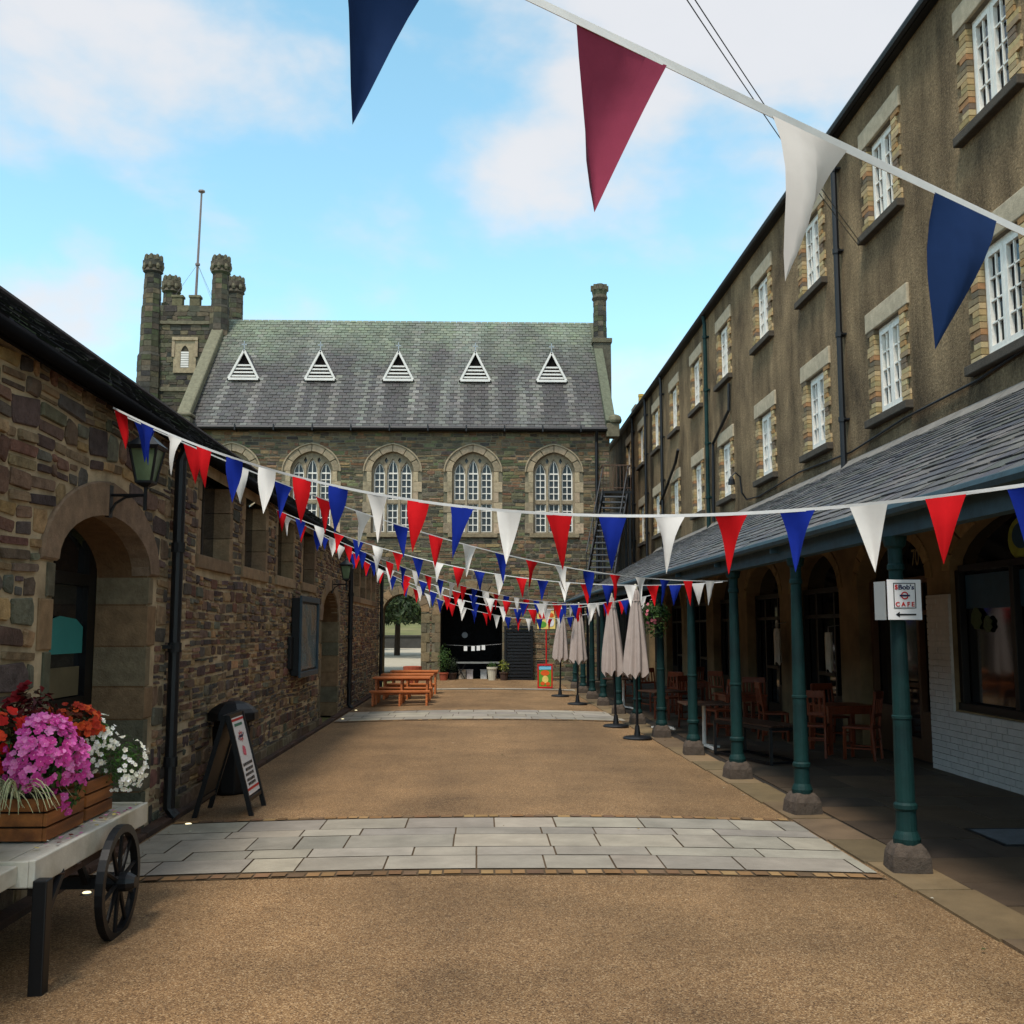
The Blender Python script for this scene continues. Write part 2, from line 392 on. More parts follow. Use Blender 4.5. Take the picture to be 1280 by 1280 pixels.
def voussoirs(mb, f, uc, w, s, a, ring, n, pal, proud=.02, back=-.1, point=.15, sub=3, gap=.006):
    inn = arch_pts(uc, w-.003, s, a-.003, n*sub, point); out = arch_pts(uc, w+ring, s, a+ring, n*sub, point)
    for i in range(n):
        A = inn[i*sub:(i+1)*sub+1]; B = out[i*sub:(i+1)*sub+1]
        cu = sum(p[0] for p in A+B)/len(A+B); cv = sum(p[1] for p in A+B)/len(A+B)
        poly = A+B[::-1]; poly = [(u+(cu-u)*gap*2/ring, v+(cv-v)*gap*2/ring) for u, v in poly]
        p = proud*R.uniform(.7, 1.2); c = jit(pal(cu, cv), .12)
        nn = len(poly)
        ins = [(u+(cu-u)*.05, v+(cv-v)*.05) for u, v in poly]
        vs = [f(u, v, back) for u, v in poly]+[f(u, v, p*.6) for u, v in poly]+[f(u, v, p) for u, v in ins]
        fs = [(q, (q+1) % nn, nn+(q+1) % nn, nn+q) for q in range(nn)]+[(nn+q, nn+(q+1) % nn, 2*nn+(q+1) % nn, 2*nn+q) for q in range(nn)]
        for q in range(sub): fs.append((2*nn+q, 2*nn+q+1, 2*nn+nn-2-q, 2*nn+nn-1-q))
        mb.add(vs, fs, c)
def block(mb, f, a, b, c, d, pal, proud=.015, back=-.1, ch=.008):
    col = jit(pal((a+b)/2, (c+d)/2), .12); p = proud*R.uniform(.75, 1.2)
    r0 = [(a, c), (b, c), (b, d), (a, d)]; r1 = [(a+ch, c+ch), (b-ch, c+ch), (b-ch, d-ch), (a+ch, d-ch)]
    vs = [f(u, v, back) for u, v in r0]+[f(u, v, p-ch*.7) for u, v in r0]+[f(u, v, p) for u, v in r1]
    fs = [(i, (i+1) % 4, 4+(i+1) % 4, 4+i) for i in range(4)]+[(4+i, 4+(i+1) % 4, 8+(i+1) % 4, 8+i) for i in range(4)]+[(8, 9, 10, 11)]
    mb.add(vs, fs, col)
def reveal(mb, f, poly, depth, c=(1, 1, 1), m=0, close=False):
    n = len(poly)
    for i in range(n if close else n-1):
        (a, b), (c_, d) = poly[i], poly[(i+1) % n]
        mb.quad(f(a, b, 0), f(c_, d, 0), f(c_, d, -depth), f(a, b, -depth), c, m)
def slates(mb, P, nu, nv, colf, th=.012, jitter=.06):
    """P(s,t)->(point, normal), s along the eave 0..1, t up the slope 0..1"""
    for j in range(nv):
        t0 = j/nv; t1 = min(1, (j+1.35)/nv); sh = (.5/nu if j % 2 else 0)
        for i in range(-1 if j % 2 else 0, nu):
            s0 = max(0, i/nu+sh); s1 = min(1, (i+1)/nu+sh)
            if s1-s0 < 1e-5: continue
            g = .03/nu; jt = R.uniform(-jitter, jitter)/nv
            a, n1 = P(s0+g, max(0, t0+jt) if j else t0-.2/nv); b, _ = P(s1-g, max(0, t0+jt) if j else t0-.2/nv); c, n2 = P(s1-g, t1); d, _ = P(s0+g, t1)
            lift = th*R.uniform(1.2, 2.1)
            A = a+n1*lift; B = b+n1*(lift*R.uniform(.85, 1.15)); A0 = A-n1*th*1.1; B0 = B-n1*th*1.1
            mb.add([A, B, c+n2*.002, d+n2*.002, A0, B0], [(0, 1, 2, 3), (4, 5, 1, 0), (5, 2, 1), (4, 0, 3)], colf((s0+s1)/2, t0))

def camber(x): return .05*max(0.0, 1-(x/2.66)**2)

# ================================================================== SETTING
g = MB(); g.box(-900, 900, -60, 1500, -.6, -.03)
tag(g.build('ground', M['grass']), kind='structure')
yd = MB(); xs = [-2.7+5.6*i/28 for i in range(29)]
for i in range(28):
    a, b = xs[i], xs[i+1]
    yd.quad((a, -4, camber(a)), (b, -4, camber(b)), (b, 33.3, camber(b)), (a, 33.3, camber(a)))
tag(yd.build('courtyard', M['gravel'], smooth=True), kind='structure')
def band(y0, y1, rows, name, seed, x0=-2.52, x1=2.62, setts=True):
    mb = MB(); mb2 = MB()
    # dark joint bed
    for i in range(28):
        a = x0+(x1-x0)*i/28; b = x0+(x1-x0)*(i+1)/28
        e_ = .11 if setts else 0
        mb.quad((a, y0-e_, camber(a)+.004), (b, y0-e_, camber(b)+.004), (b, y1+e_*.9, camber(b)+.004), (a, y1+e_*.9, camber(a)+.004), C(88, 72, 54))
    tot = sum(rows); y = y0+.04
    for rr in rows:
        d = rr/tot*(y1-y0-.08); x = x0+R.uniform(-.4, 0)
        while x < x1:
            l = R.uniform(.32, .8); a = max(x, x0)+.006; b = min(x+l, x1)-.006
            if b-a > .05:
                c = jit(C(*R.choice([(146, 138, 124), (150, 142, 128), (140, 133, 121), (154, 145, 129), (136, 129, 118)])), .08)
                k = max(1, int((b-a)/.25)); zz = .010+R.uniform(0, .003)
                for q in range(k):
                    p = a+(b-a)*q/k; r_ = a+(b-a)*(q+1)/k
                    mb.quad((p, y+.006, camber(p)+zz), (r_, y+.006, camber(r_)+zz), (r_, y+d-.006, camber(r_)+zz), (p, y+d-.006, camber(p)+zz), c)
            x += l
        y += d
    if setts:
        for yy in (y0-.10, y1-.005):
            x = x0
            while x < x1-.05:
                l = R.uniform(.08, .12); p = x+.007; q = x+l-.007; zz = .008+R.uniform(0, .006); o = R.uniform(-.008, .008)
                mb.quad((p, yy+o, camber(p)+zz), (q, yy+o, camber(q)+zz), (q, yy+.098+o, camber(q)+zz), (p, yy+.098+o, camber(p)+zz), jit(C(*R.choice([(136, 104, 70), (120, 92, 66), (146, 116, 80), (108, 86, 66)])), .15))
                x += l
    tag(mb.build(name, M['slab'], fix=False), kind='structure')
band(6.93, 8.85, (.42, .3, .48, .28, .45), 'paving_band', 1)
band(18.35, 20.45, (.5, .5, .5, .5), 'paving_band', 2)
band(27.4, 27.95, (1,), 'paving_band', 3, setts=False)
# flagstones below the arcade roof, kerb stones along the column line
def xcol(y): return 2.85-.017*(min(y, 22)-7.0)
pv = MB(); pv.quad((2.74, -4, .003), (5.6, -4, .003), (5.6, 33.3, .003), (2.74, 33.3, .003), C(46, 40, 34))
y = -1.0
while y < 32:
    d = R.uniform(.5, .85); x = 3.02
    while x < 5.3:
        w = R.uniform(.45, .95); a = x+.006; b = min(x+w, 5.34)-.006
        if b > a+.03: pv.box(a, b, y+.006, y+d-.006, -.02, .012+R.uniform(0, .005), jit(C(*R.choice([(72, 58, 44), (82, 66, 48), (62, 52, 42), (76, 62, 48)])), .15))
        x += w
    y += d
y = -1.0
while y < 32:
    l = R.uniform(.7, 1.3); xc = xcol(y)
    pv.box(xc-.2, xc+.16, y+.006, y+l-.006, -.02, .016+R.uniform(0, .006), jit(C(*R.choice([(112, 94, 68), (102, 86, 64), (122, 102, 74)])), .12)); y += l
tag(pv.build('arcade_pavement', M['flagstone']), kind='structure')
kb = MB(); y = -3.0
while y < 27.6:
    l = R.uniform(1.1, 1.8); kb.box(-2.66, -2.55, y+.006, y+l-.006, -.03, .045+R.uniform(0, .012)); y += l
tag(kb.build('kerb', M['kerbwood'], bev=.008), kind='structure')
rd = MB(); rd.box(-60, 40, 40.5, 92, -.2, -.012)
tag(rd.build('road', M['road']), kind='structure')
hl = MB(); nx, ny = 30, 8
for i in range(nx):
    for j in range(ny):
        def hp(i, j):
            x = -160+300*i/nx; y = 96+110*j/ny
            return (x, y, -.1+9*(j/ny)**.8+1.2*nz(x*.03, y*.03)*(j > 0))
        hl.quad(hp(i, j), hp(i+1, j), hp(i+1, j+1), hp(i, j+1))
tag(hl.build('grass_bank', M['grass'], smooth=True), kind='structure')

# ================================================================== LOW STONE MARKET BUILDING (left side)
XL = -2.68
def fL(u, v, n=0.0): return Vector((XL+n, u, v))
T_L = thing('market_building', 'long low rubble stone building with dark slate roof, arched doorways and slot windows', 'building', (XL, 12, 0))
arches = [(7.54, .93, 0.0, 2.02, 2.42), (18.75, 1.05, 0.0, 1.75, 2.3)]
slots = [(10.55, .58), (12.42, .58), (14.35, .58), (16.3, .55), (22.6, .5), (23.8, .5), (25.0, .5), (26.2, .5)]
SB, ST = 2.3, 3.1
hole_polys = [arch_hole(c, w, b, s, a, 16, .2) for c, w, b, s, a in arches]
outer = [(-4, 0)]
for hpoly in hole_polys: outer += [(p[0], p[1]) for p in hpoly[::-1]]
outer += [(27.8, 0), (27.8, 3.24), (-4, 3.24)]
rects = [[(c-w, SB), (c+w, SB), (c+w, ST), (c-w, ST)] for c, w in slots]
w = MB(); w.holed(outer, rects, lambda u, v: fL(u, v), m=0)
# ends, back
w.quad((XL, 27.8, 0), (-8.4, 27.8, 0), (-8.4, 27.8, 3), (XL, 27.8, 3)); w.add([(XL, 27.8, 3), (-8.4, 27.8, 3), (-5.5, 27.8, 5.4)], [(0, 1, 2)])
w.quad((XL, -4, 0), (-8.4, -4, 0), (-8.4, -4, 3), (XL, -4, 3)); w.add([(XL, -4, 3), (-8.4, -4, 3), (-5.5, -4, 5.4)], [(0, 1, 2)])
w.quad((-8.4, -4, 0), (-8.4, 27.8, 0), (-8.4, 27.8, 3), (-8.4, -4, 3))
bl = [arch_hole(c, w_+.24, b-.1, s, a+.24, 16, .2) for c, w_, b, s, a in arches]+[[(c-w_-.12, SB-.13), (c+w_+.12, SB-.13), (c+w_+.12, ST+.1), (c-w_-.12, ST+.1)] for c, w_ in slots]
palL = pick((C(118, 99, 81), 3), (C(98, 83, 72), 3), (C(84, 71, 69), 2), (C(132, 113, 89), 2), (C(83, 80, 74), 2), (C(103, 77, 67), 1.6), (C(142, 118, 87), 1.2), (C(96, 96, 84), 1.2), (C(74, 67, 65), 1.3))
st = MB()
rubble(st, fL, 1.5, 9.0, 0.02, 3.21, bl, (.07, .20), (.12, .44), palL, prot=(.006, .026), gap=.024, warp=.05, wf=1.1, split=.45)
rubble(st, fL, 9.0, 27.8, 0.02, 3.21, bl, (.05, .14), (.09, .32), palL, prot=(.005, .024), gap=.02, warp=.03, wf=.8, split=.4)
w2 = w.build('wall', M['mortar'], T_L)
st.build('stonework', M['stone'], T_L, fix=True)
palD = pick((C(150, 128, 100), 3), (C(138, 114, 88), 2), (C(126, 108, 88), 2))
palJ = pick((C(116, 104, 84), 2), (C(98, 92, 76), 2), (C(128, 106, 80), 2), (C(90, 90, 74), 1))
for (c, w_, b, s, a) in arches:
    sg = MB(); voussoirs(sg, fL, c, w_, s, a, .25, 2 if c < 10 else 7, palD, proud=.03, back=-.12, point=.2, sub=8 if c < 10 else 3, gap=.004)
    v = 0.0
    k = 0
    while v < s-.05:
        h = min(R.uniform(.24, .34), s-v); h = s-v if s-v-h < .15 else h
        for sg_ in (-1, 1):
            L_ = .2 if (k % 2) else .1
            a0, b0 = (c-w_-L_, c-w_+.003) if sg_ < 0 else (c+w_-.003, c+w_+L_)
            block(sg, fL, a0, b0, v+.006, v+h-.006, palJ, proud=.02, back=-.40)
        v += h; k += 1
    so = sg.build('arch_surround', M['dressed'], T_L)
    rv = MB(); poly = arch_hole(c, w_, 0, s, a, 20, .2)
    reveal(rv, fL, poly, .40, C(104, 78, 54))
    rv.build('arch_reveal', M['dressed'], T_L)
# glazed door deep in the near arch
c, w_, b, s, a = arches[0]
XD = XL-.40
dr = MB()
for (y0, y1, z0, z1) in ((c-w_, c-w_+.09, 0, 2.3), (c+w_-.16, c+w_, 0, 2.3), (c-w_+.09, c+w_-.16, 1.94, 2.03), (c-w_+.09, c+w_-.16, 1.02, 1.09), (c-.05, c+.03, 0, 1.94), (c-w_+.09, c+w_-.16, 0, .12)):
    dr.box(XD-.07, XD-.004, y0+.001, y1-.001, z0, z1)
door = dr.build('glazed_door', M['blackpaint'], T_L)
gl = MB(); gl.prism([(XD-.05, u, v) for u, v in arch_hole(c, w_-.01, 0, s, a-.01, 16, .2)], (-.012, 0, 0)); gl.build('pane', M['glass'], door)
tp = MB(); tp.prism([(XD-.035, u, v) for u, v in [(c+.04, 1.42), (c+.74, 1.42), (c+.74, 1.62), (c+.6, 1.68), (c+.3, 1.7), (c+.04, 1.66)]], (.012, 0, 0)); tp.build('teal_poster', M['teal'], door)
tp = MB(); tp.box(XD-.036, XD-.024, c+.05, c+.72, .15, .98); tp.build('lower_panel', mat('tan_panel', C(112, 88, 56), rough=.6), door)
tp = MB(); tp.box(XD-.036, XD-.024, c+.06, c+.7, 1.1, 1.32); tp.build('counter_panel', mat('olive_panel', C(92, 86, 66), rough=.6), door)
tp = MB(); tp.box(XD-.036, XD-.02, c-.62, c-.3, .1, .9); tp.build('side_panel', mat('brown_panel', C(82, 60, 36), rough=.6), door)
nb = MB(); nb.box(XD-.003, XD+.012, c-.35, c-.2, .62, .95)
o = nb.build('paper_notice', M['paper']); tag(o, 'small white notice stuck on the black glazed door in the near arch', 'notice')
lp = MB(); lp.prism([(XD-.02, c-.45, 2.08), (XD-.02, c-.27, 2.08), (XD-.02, c-.33, 2.2), (XD-.02, c-.40, 2.2)], (.03, 0, 0))
tag(lp.build('lit_lamp', M['lit']), 'small lit yellow lamp glowing behind the top of the near arch', 'lamp')
c, w_, b, s, a = arches[1]
dr = MB(); dr.prism([(XD+.1, u, v) for u, v in arch_hole(c, w_-.005, 0, s, a-.005, 16, .2)], (-.06, 0, 0))
for q in range(9): dr.box(XD+.1, XD+.115, c-w_+.05+q*.22, c-w_+.05+q*.22+.19, .03, 1.7)
dr.build('plank_door', mat('brown_door', C(58, 44, 34), rough=.7), T_L)
for (c, w_) in slots:
    f = MB(); f.box(XL-.20, XL-.16, c-w_+.001, c+w_-.001, SB+.02, ST)
    wo = f.build('slot_window', M['glass'], T_L)
    jp = pick((C(142, 120, 94), 2), (C(124, 104, 82), 2), (C(150, 130, 104), 1))
    for sg_ in (-1, 1):
        v = SB; j = MB()
        for h in (.26, .27, .27):
            L_ = R.choice((.1, .14, .17)); a0, b0 = (c-w_-L_, c-w_+.003) if sg_ < 0 else (c+w_-.003, c+w_+L_)
            block(j, fL, a0, b0, v+.004, v+h-.004, jp, proud=.016, back=-.18); v += h
        j.build('jamb', M['dressed'], wo)
    sl = MB(); sl.box(XL-.17, XL+.035, c-w_-.12, c+w_+.12, SB-.12, SB+.01, jp()); sl.build('sill', M['dressed'], wo, bev=.01)
    bm_ = MB(); bm_.box(XL-.158, XL-.12, c-.02, c+.02, SB+.01, ST, C(60, 54, 48)); bm_.box(XL-.158, XL-.125, c-w_+.001, c-w_+.035, SB+.01, ST, C(60, 54, 48)); bm_.build('frame', M['dressed'], wo)
pl = MB(); rubble(pl, lambda u, v, n=0: Vector((XL+.06+n, u, v)), 9.4, 17.6, 0, .16, [], (.15, .17), (.3, .8), pick((C(112, 100, 82), 1), (C(98, 84, 70), 1)), prot=(.0, .012), gap=.012, warp=.02)
pl.box(XL-.02, XL+.058, 9.4, 17.6, 0, .15, C(90, 80, 64)); pl.build('plinth', M['stone'], T_L)
# roof
EX, EZ, RX, RZ = -2.55, 3.25, -5.5, 5.42
rs = Vector((RX-EX, 0, RZ-EZ)); rn = Vector((rs.z, 0, -rs.x)).normalized(); rn = rn if rn.z > 0 else -rn
rf = MB()
slates(rf, lambda s, t: (Vector((EX, -4.2+32.2*s, EZ))+rs*t, rn), 100, 17, lambda s, t: jit(C(*R.choice([(34, 34, 36), (40, 40, 40), (30, 32, 36), (40, 46, 36)])), .25))
rf.quad((EX, -4.2, EZ-.01), (EX, 28, EZ-.01), (RX, 28, RZ-.01), (RX, -4.2, RZ-.01), (.03, .03, .03))
rf.quad((-8.64, -4.2, EZ-.01), (-8.64, 28, EZ-.01), (RX, 28, RZ), (RX, -4.2, RZ), (.08, .08, .08))
rf.tube([(RX, -4.2, RZ+.02), (RX, 28, RZ+.02)], .06, 6, C(58, 54, 54))
rf.build('roof', M['mossslate'], T_L, fix=False)
sf = MB(); sf.box(XL+.035, EX-.045, -4.2, 28, EZ-.04, EZ-.015); sf.box(EX-.04, EX-.015, -4.2, 28, EZ-.09, EZ-.015); sf.build('soffit', M['darkroof'], T_L)
gt = MB(); gt.tube([(EX+.02, -4.2, EZ-.045), (EX+.02, 28, EZ-.045)], .045, 8); gt.build('gutter', M['darkroof'], T_L, smooth=True)
for yy in (8.98, 21.0, 27.55):
    p = MB(); xx = XL+.09
    p.tube([(EX+.02, yy, EZ-.07), (xx, yy, EZ-.2), (xx, yy, .12), (xx+.06, yy, .05)], .048, 10)
    for zz in (2.3, 1.45, .5): p.lathe(xx, yy, [(zz-.04, .06), (zz+.04, .06)], 10)
    p.box(XL-.01, xx, yy-.09, yy+.09, 1.44, 1.47)
    p.build('drainpipe', M['iron'], T_L, smooth=False)

# lanterns on the left wall
def lantern(y, z, label):
    t = thing('wall_lantern', label, 'lantern', (XL+.03, y, z), 'black lanterns on the stone wall')
    b = MB(); b.box(XL+.0, XL+.03, y-.035, y+.035, z-.13, z+.1)
    b.tube([(XL+.02, y, z+.03), (XL+.27, y, z+.03)], .012, 6)
    b.tube([(XL+.02, y, z-.11), (XL+.06, y, z-.03), (XL+.13, y, z+.015), (XL+.24, y, z+.03)], .01, 6)
    b.tube([(XL+.27, y, z-.08), (XL+.27, y, z+.12)], .014, 6); b.build('bracket', M['iron'], t)
    cx = XL+.27; zb = z+.12; zt = z+.37; rb, rt_ = .075, .135
    fr = MB()
    for k in range(4):
        th = PI/4+k*PI/2; fr.bar((cx+rb*math.cos(th), y+rb*math.sin(th), zb), (cx+rt_*math.cos(th), y+rt_*math.sin(th), zt), .014, .014)
    fr.lathe(cx, y, [(zb-.03, .03), (zb-.005, rb+.012), (zb+.012, rb+.012)], 4, rot=PI/4)
    fr.lathe(cx, y, [(zt-.012, rt_+.012), (zt+.014, rt_+.03), (zt+.075, .075), (zt+.09, .05), (zt+.125, .045), (zt+.14, .016), (zt+.18, .006)], 4, rot=PI/4)
    fr.build('frame', M['iron'], t)
    gl = MB(); gl.lathe(cx, y, [(zb+.012, rb-.006), (zt-.012, rt_-.006)], 4, rot=PI/4); gl.build('lamp_glass', M['lampglass'], t)
    return t
lantern(7.5, 2.53, 'large black wall lantern on an iron bracket over the near stone arch')
lantern(18.85, 2.38, 'far black wall lantern beside the drainpipe over the second stone arch')

# notice board
t = thing('notice_board', 'framed blue grey notice board hanging on the rubble wall between the arches', 'notice board', (XL, 15.6, 1.5))
b = MB(); y0, y1, z0, z1 = 14.85, 16.45, .95, 2.05
b.box(XL+.02, XL+.13, y0, y1, z0, z1); b.box(XL+.01, XL+.06, y0-.22, y0-.01, z0+.1, z0+.55)
b.build('case', M['blackpaint'], t, bev=.008)
b = MB(); b.box(XL+.131, XL+.136, y0+.08, y1-.08, z0+.08, z1-.08); b.build('map_sheet', mat('map_print', C(84, 108, 118), var=.35, vs=5, rough=.25, col2=C(128, 112, 96)), t)
b = MB()
for (a0, a1, c0, c1) in ((y0-.01, y1+.01, z1-.05, z1+.03), (y0-.01, y1+.01, z0-.03, z0+.05), (y0-.012, y0+.05, z0+.05, z1-.05), (y1-.05, y1+.012, z0+.05, z1-.05)): b.box(XL+.132, XL+.165, a0, a1, c0, c1)
b.build('frame', mat('slate_blue_frame', C(52, 70, 80), rough=.5), t, bev=.006)

# ================================================================== TOWN HALL (end of the yard)
YH = 33.0
def fH(u, v, n=0.0): return Vector((u, YH-n, v))
T_H = thing('stone_hall', 'gothic stone hall with steep mossy slate roof and five tall arched windows', 'building', (-2.6, YH, 0))
HX0, HX1, HE, HRY, HRZ = -9.4, 4.15, 8.08, 37.4, 12.72
wins = [-7.93, -5.39, -2.81, -.24, 2.36]
WB, WS, WA, WW = 4.64, 6.62, 7.27, .67
garch = [(-2.45, .60, 0, 2.15, 2.72), (-.27, .98, 0, 2.05, 2.88)]
gh = [arch_hole(c, w_, b, s, a, 16, .15) for c, w_, b, s, a in garch]
wh = [arch_hole(c, WW, WB, WS, WA, 14, .25) for c in wins]
outer = [(HX0, 0)]
for q in gh: outer += q[::-1]
outer += [(HX1, 0), (HX1, HE+.1), (HX0, HE+.1)]
w = MB(); w.holed(outer, wh, lambda u, v: fH(u, v))
yb = 2*HRY-YH
for x in (HX0, HX1):
    w.quad((x, YH, 0), (x, yb, 0), (x, yb, HE), (x, YH, HE)); w.add([(x, YH, HE), (x, yb, HE), (x, HRY, HRZ)], [(0, 1, 2)])
w.holed([(HX0, 0), (-6, 0), (-6, 3), (-1.5, 3), (-1.5, 0), (HX1, 0), (HX1, HE), (HX0, HE)], [], lambda u, v: Vector((u, yb, v)))
w.build('wall', M['hallmortar'], T_H)
def palH(u, v):
    k = nz(u*.6, v*.5, 5)+(.3 if v < 4.3 else -.3)
    if R.random() < .06+.55*max(0, k): return C(*R.choice([(88, 92, 66), (80, 86, 64), (100, 100, 76)]))
    return C(*R.choice([(110, 96, 74), (92, 84, 70), (124, 106, 80), (80, 74, 64), (116, 94, 72), (98, 90, 74), (72, 68, 62), (104, 80, 62)]))
blk = [arch_hole(c, WW+.26, WB-.1, WS, WA+.26, 14, .25) for c in wins]+[arch_hole(c, w_+.26, b-.1, s, a+.26, 14, .15) for c, w_, b, s, a in garch]
st = MB(); rubble(st, fH, HX0, HX1, .02, HE, blk, (.06, .14), (.14, .5), palH, prot=(.004, .022), gap=.02, warp=.05, wf=.6, split=.25)
rubble(st, lambda u, v, n=0: Vector((HX1+n, u, v)), YH+.02, yb, .02, HE, [], (.09, .18), (.3, .7), palH, prot=(.01, .03), gap=.016, warp=.03)
st.build('stonework', M['hallstone'], T_H)
palS = pick((C(158, 142, 116), 3), (C(148, 132, 108), 2), (C(168, 150, 122), 1), (C(138, 124, 102), 1))
# window, built once at the origin (x across, z up from sill, y outward = -)
def f0(u, v, n=0.0): return Vector((u, -n, v))
wh0 = WA-WB; ws0 = WS-WB
lw = .175; cx3 = (-.43, 0, .43); tr = 1.02; lsp = 1.93
def light_top(cx): 
    ap = 2.42 if cx == 0 else 2.3
    return [(cx+lw, tr+.07)]+arch_pts(cx, lw, lsp, ap, 8, .55)+[(cx-lw, tr+.07)]
tra = MB(); holes = []
for cx in cx3:
    holes.append(light_top(cx)); holes.append([(cx-lw, .06), (cx+lw, .06), (cx+lw, tr-.05), (cx-lw, tr-.05)])
for (cx, r_) in ((-.215, .07), (.215, .07)): holes.append([(cx, 2.26), (cx+r_*.8, 2.36), (cx, 2.46), (cx-r_*.8, 2.36)])
of = arch_hole(0, WW, 0, ws0, wh0, 20, .25)
tra.holed(of, holes, lambda u, v: f0(u, v, -.12), C(140, 126, 104))
for hpoly in holes:
    for i in range(len(hpoly)):
        (a, b), (c_, d) = hpoly[i], hpoly[(i+1) % len(hpoly)]
        tra.quad(f0(a, b, -.12), f0(c_, d, -.12), f0(c_, d, -.24), f0(a, b, -.24), C(126, 114, 94))
reveal(tra, f0, of, .13, C(138, 124, 102), close=True)
for cx in (-.215, .215): tra.box(cx-.03, cx+.03, .085, .13, .03, 2.2, C(150, 136, 112))
win0 = tra.build('window', M['dressed'], T_H, local=True)
wf_ = MB()
for cx in cx3:
    for (z0, z1, n) in ((tr+.07, lsp+.02, 4), (.06, tr-.05, 4)):
        for s_ in (-1, 1): wf_.box(cx+s_*(lw-.018)-.018, cx+s_*(lw-.018)+.018, .185, .215, z0, z1)
        wf_.box(cx-.014, cx+.014, .19, .21, z0, z1+(.42 if z0 > .5 and cx == 0 else .3 if z0 > .5 else 0))
        for i in range(n+1):
            zz = z0+(z1-z0)*i/n; hgt = .024 if i in (0, n) else .014
            wf_.box(cx-lw+.036, cx+lw-.036, .187, .213, max(z0, zz-hgt), zz+hgt)
    tp_ = light_top(cx)[1:-1]; wf_.tube([f0(u*1.0+(cx-u)*.1, v-.02, -.2) for u, v in tp_], .018, 4)
wf_.build('glazing_bars', M['oldwhite'], win0, local=True)
gl = MB(); gl.prism([f0(u, v, -.235) for u, v in arch_hole(0, WW-.01, .01, ws0, wh0-.02, 14, .25)], (0, .02, 0)); gl.build('pane', M['hallglass'], win0, local=True)
sr = MB(); voussoirs(sr, f0, 0, WW, ws0, wh0, .25, 6, palS, proud=.035, back=-.1, point=.25, sub=3)
hd = arch_pts(0, WW+.25, ws0, wh0+.25, 20, .25)
sr.tube([f0(u, v, .05) for u, v in hd], .03, 5, C(150, 136, 112))
for s_ in (-1, 1):
    v = 0; k = 0
    while v < ws0-.02:
        h = min(.33, ws0-v); L_ = .27 if k % 2 == 0 else .15
        a0, b0 = (-WW-L_, -WW+.002) if s_ < 0 else (WW-.002, WW+L_)
        block(sr, f0, a0, b0, v+.004, v+h-.004, palS, proud=.03, back=-.1); v += h; k += 1
sr.build('stone_surround', M['dressed'], win0, local=True)
sl = MB(); sl.box(-WW-.12, WW+.12, -.09, .14, -.13, 0.0, C(132, 118, 94)); sl.build('sill', M['dressed'], win0, local=True, bev=.012)
oh = ORG[T_H.name]
for i, c in enumerate(wins):
    o = win0 if i == 0 else copy_tree(win0, T_H)
    o.location = (c-oh[0], 0, WB)
for (c, w_, b, s, a) in garch:
    sg = MB(); voussoirs(sg, fH, c, w_, s, a, .27, 9, pick((C(138, 114, 84), 2), (C(128, 108, 82), 2), (C(118, 102, 80), 1)), proud=.04, back=-.15, sub=2)
    for s_ in (-1, 1):
        v = 0; k = 0
        while v < s-.02:
            h = min(.3, s-v); L_ = .27 if k % 2 == 0 else .17
            a0, b0 = (c-w_-L_, c-w_+.002) if s_ < 0 else (c+w_-.002, c+w_+L_)
            block(sg, fH, a0, b0, v+.004, v+h-.004, pick((C(118, 104, 80), 1), (C(100, 92, 74), 1)), proud=.03, back=-.3); v += h; k += 1
    sg.build('arch_surround', M['dressed'], T_H)
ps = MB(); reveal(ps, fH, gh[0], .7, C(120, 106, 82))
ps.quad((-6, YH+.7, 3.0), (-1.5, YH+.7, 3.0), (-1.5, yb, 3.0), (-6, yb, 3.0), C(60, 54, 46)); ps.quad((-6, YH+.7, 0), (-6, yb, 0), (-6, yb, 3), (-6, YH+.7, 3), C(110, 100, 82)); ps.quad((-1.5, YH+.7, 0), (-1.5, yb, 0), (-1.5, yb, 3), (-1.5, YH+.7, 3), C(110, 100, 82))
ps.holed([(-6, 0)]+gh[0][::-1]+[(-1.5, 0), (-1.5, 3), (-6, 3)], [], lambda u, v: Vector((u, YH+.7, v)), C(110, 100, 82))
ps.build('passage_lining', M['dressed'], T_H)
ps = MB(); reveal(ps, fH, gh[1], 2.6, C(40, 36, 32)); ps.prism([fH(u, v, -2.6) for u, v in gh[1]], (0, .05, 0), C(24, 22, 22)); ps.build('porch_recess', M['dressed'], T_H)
# roof
es = Vector((0, HRY-YH+.25, HRZ-HE+.24)); en = Vector((0, -es.z, es.y)).normalized()
RX0, RX1 = HX0+.12, HX1-.12
dorm = [-7.75, -5.15, -2.55, .05, 2.65]
dorm = [-8.0+.02, -5.42, -2.79, -.19, 2.4]
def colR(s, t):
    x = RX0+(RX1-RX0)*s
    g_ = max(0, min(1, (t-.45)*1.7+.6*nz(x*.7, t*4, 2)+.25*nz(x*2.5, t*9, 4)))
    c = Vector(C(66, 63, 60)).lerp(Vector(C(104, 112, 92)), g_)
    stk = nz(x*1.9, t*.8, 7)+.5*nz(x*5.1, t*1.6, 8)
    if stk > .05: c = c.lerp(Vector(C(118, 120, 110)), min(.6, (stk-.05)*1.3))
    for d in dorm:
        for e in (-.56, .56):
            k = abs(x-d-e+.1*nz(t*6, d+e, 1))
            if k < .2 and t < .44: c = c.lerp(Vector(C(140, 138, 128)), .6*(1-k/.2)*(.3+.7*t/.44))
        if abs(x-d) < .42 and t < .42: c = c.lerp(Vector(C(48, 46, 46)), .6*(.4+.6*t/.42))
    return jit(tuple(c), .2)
rf = MB(); slates(rf, lambda s, t: (Vector((RX0+(RX1-RX0)*s, YH-.25, HE-.06))+es*t, en), 58, 38, colR, th=.014)
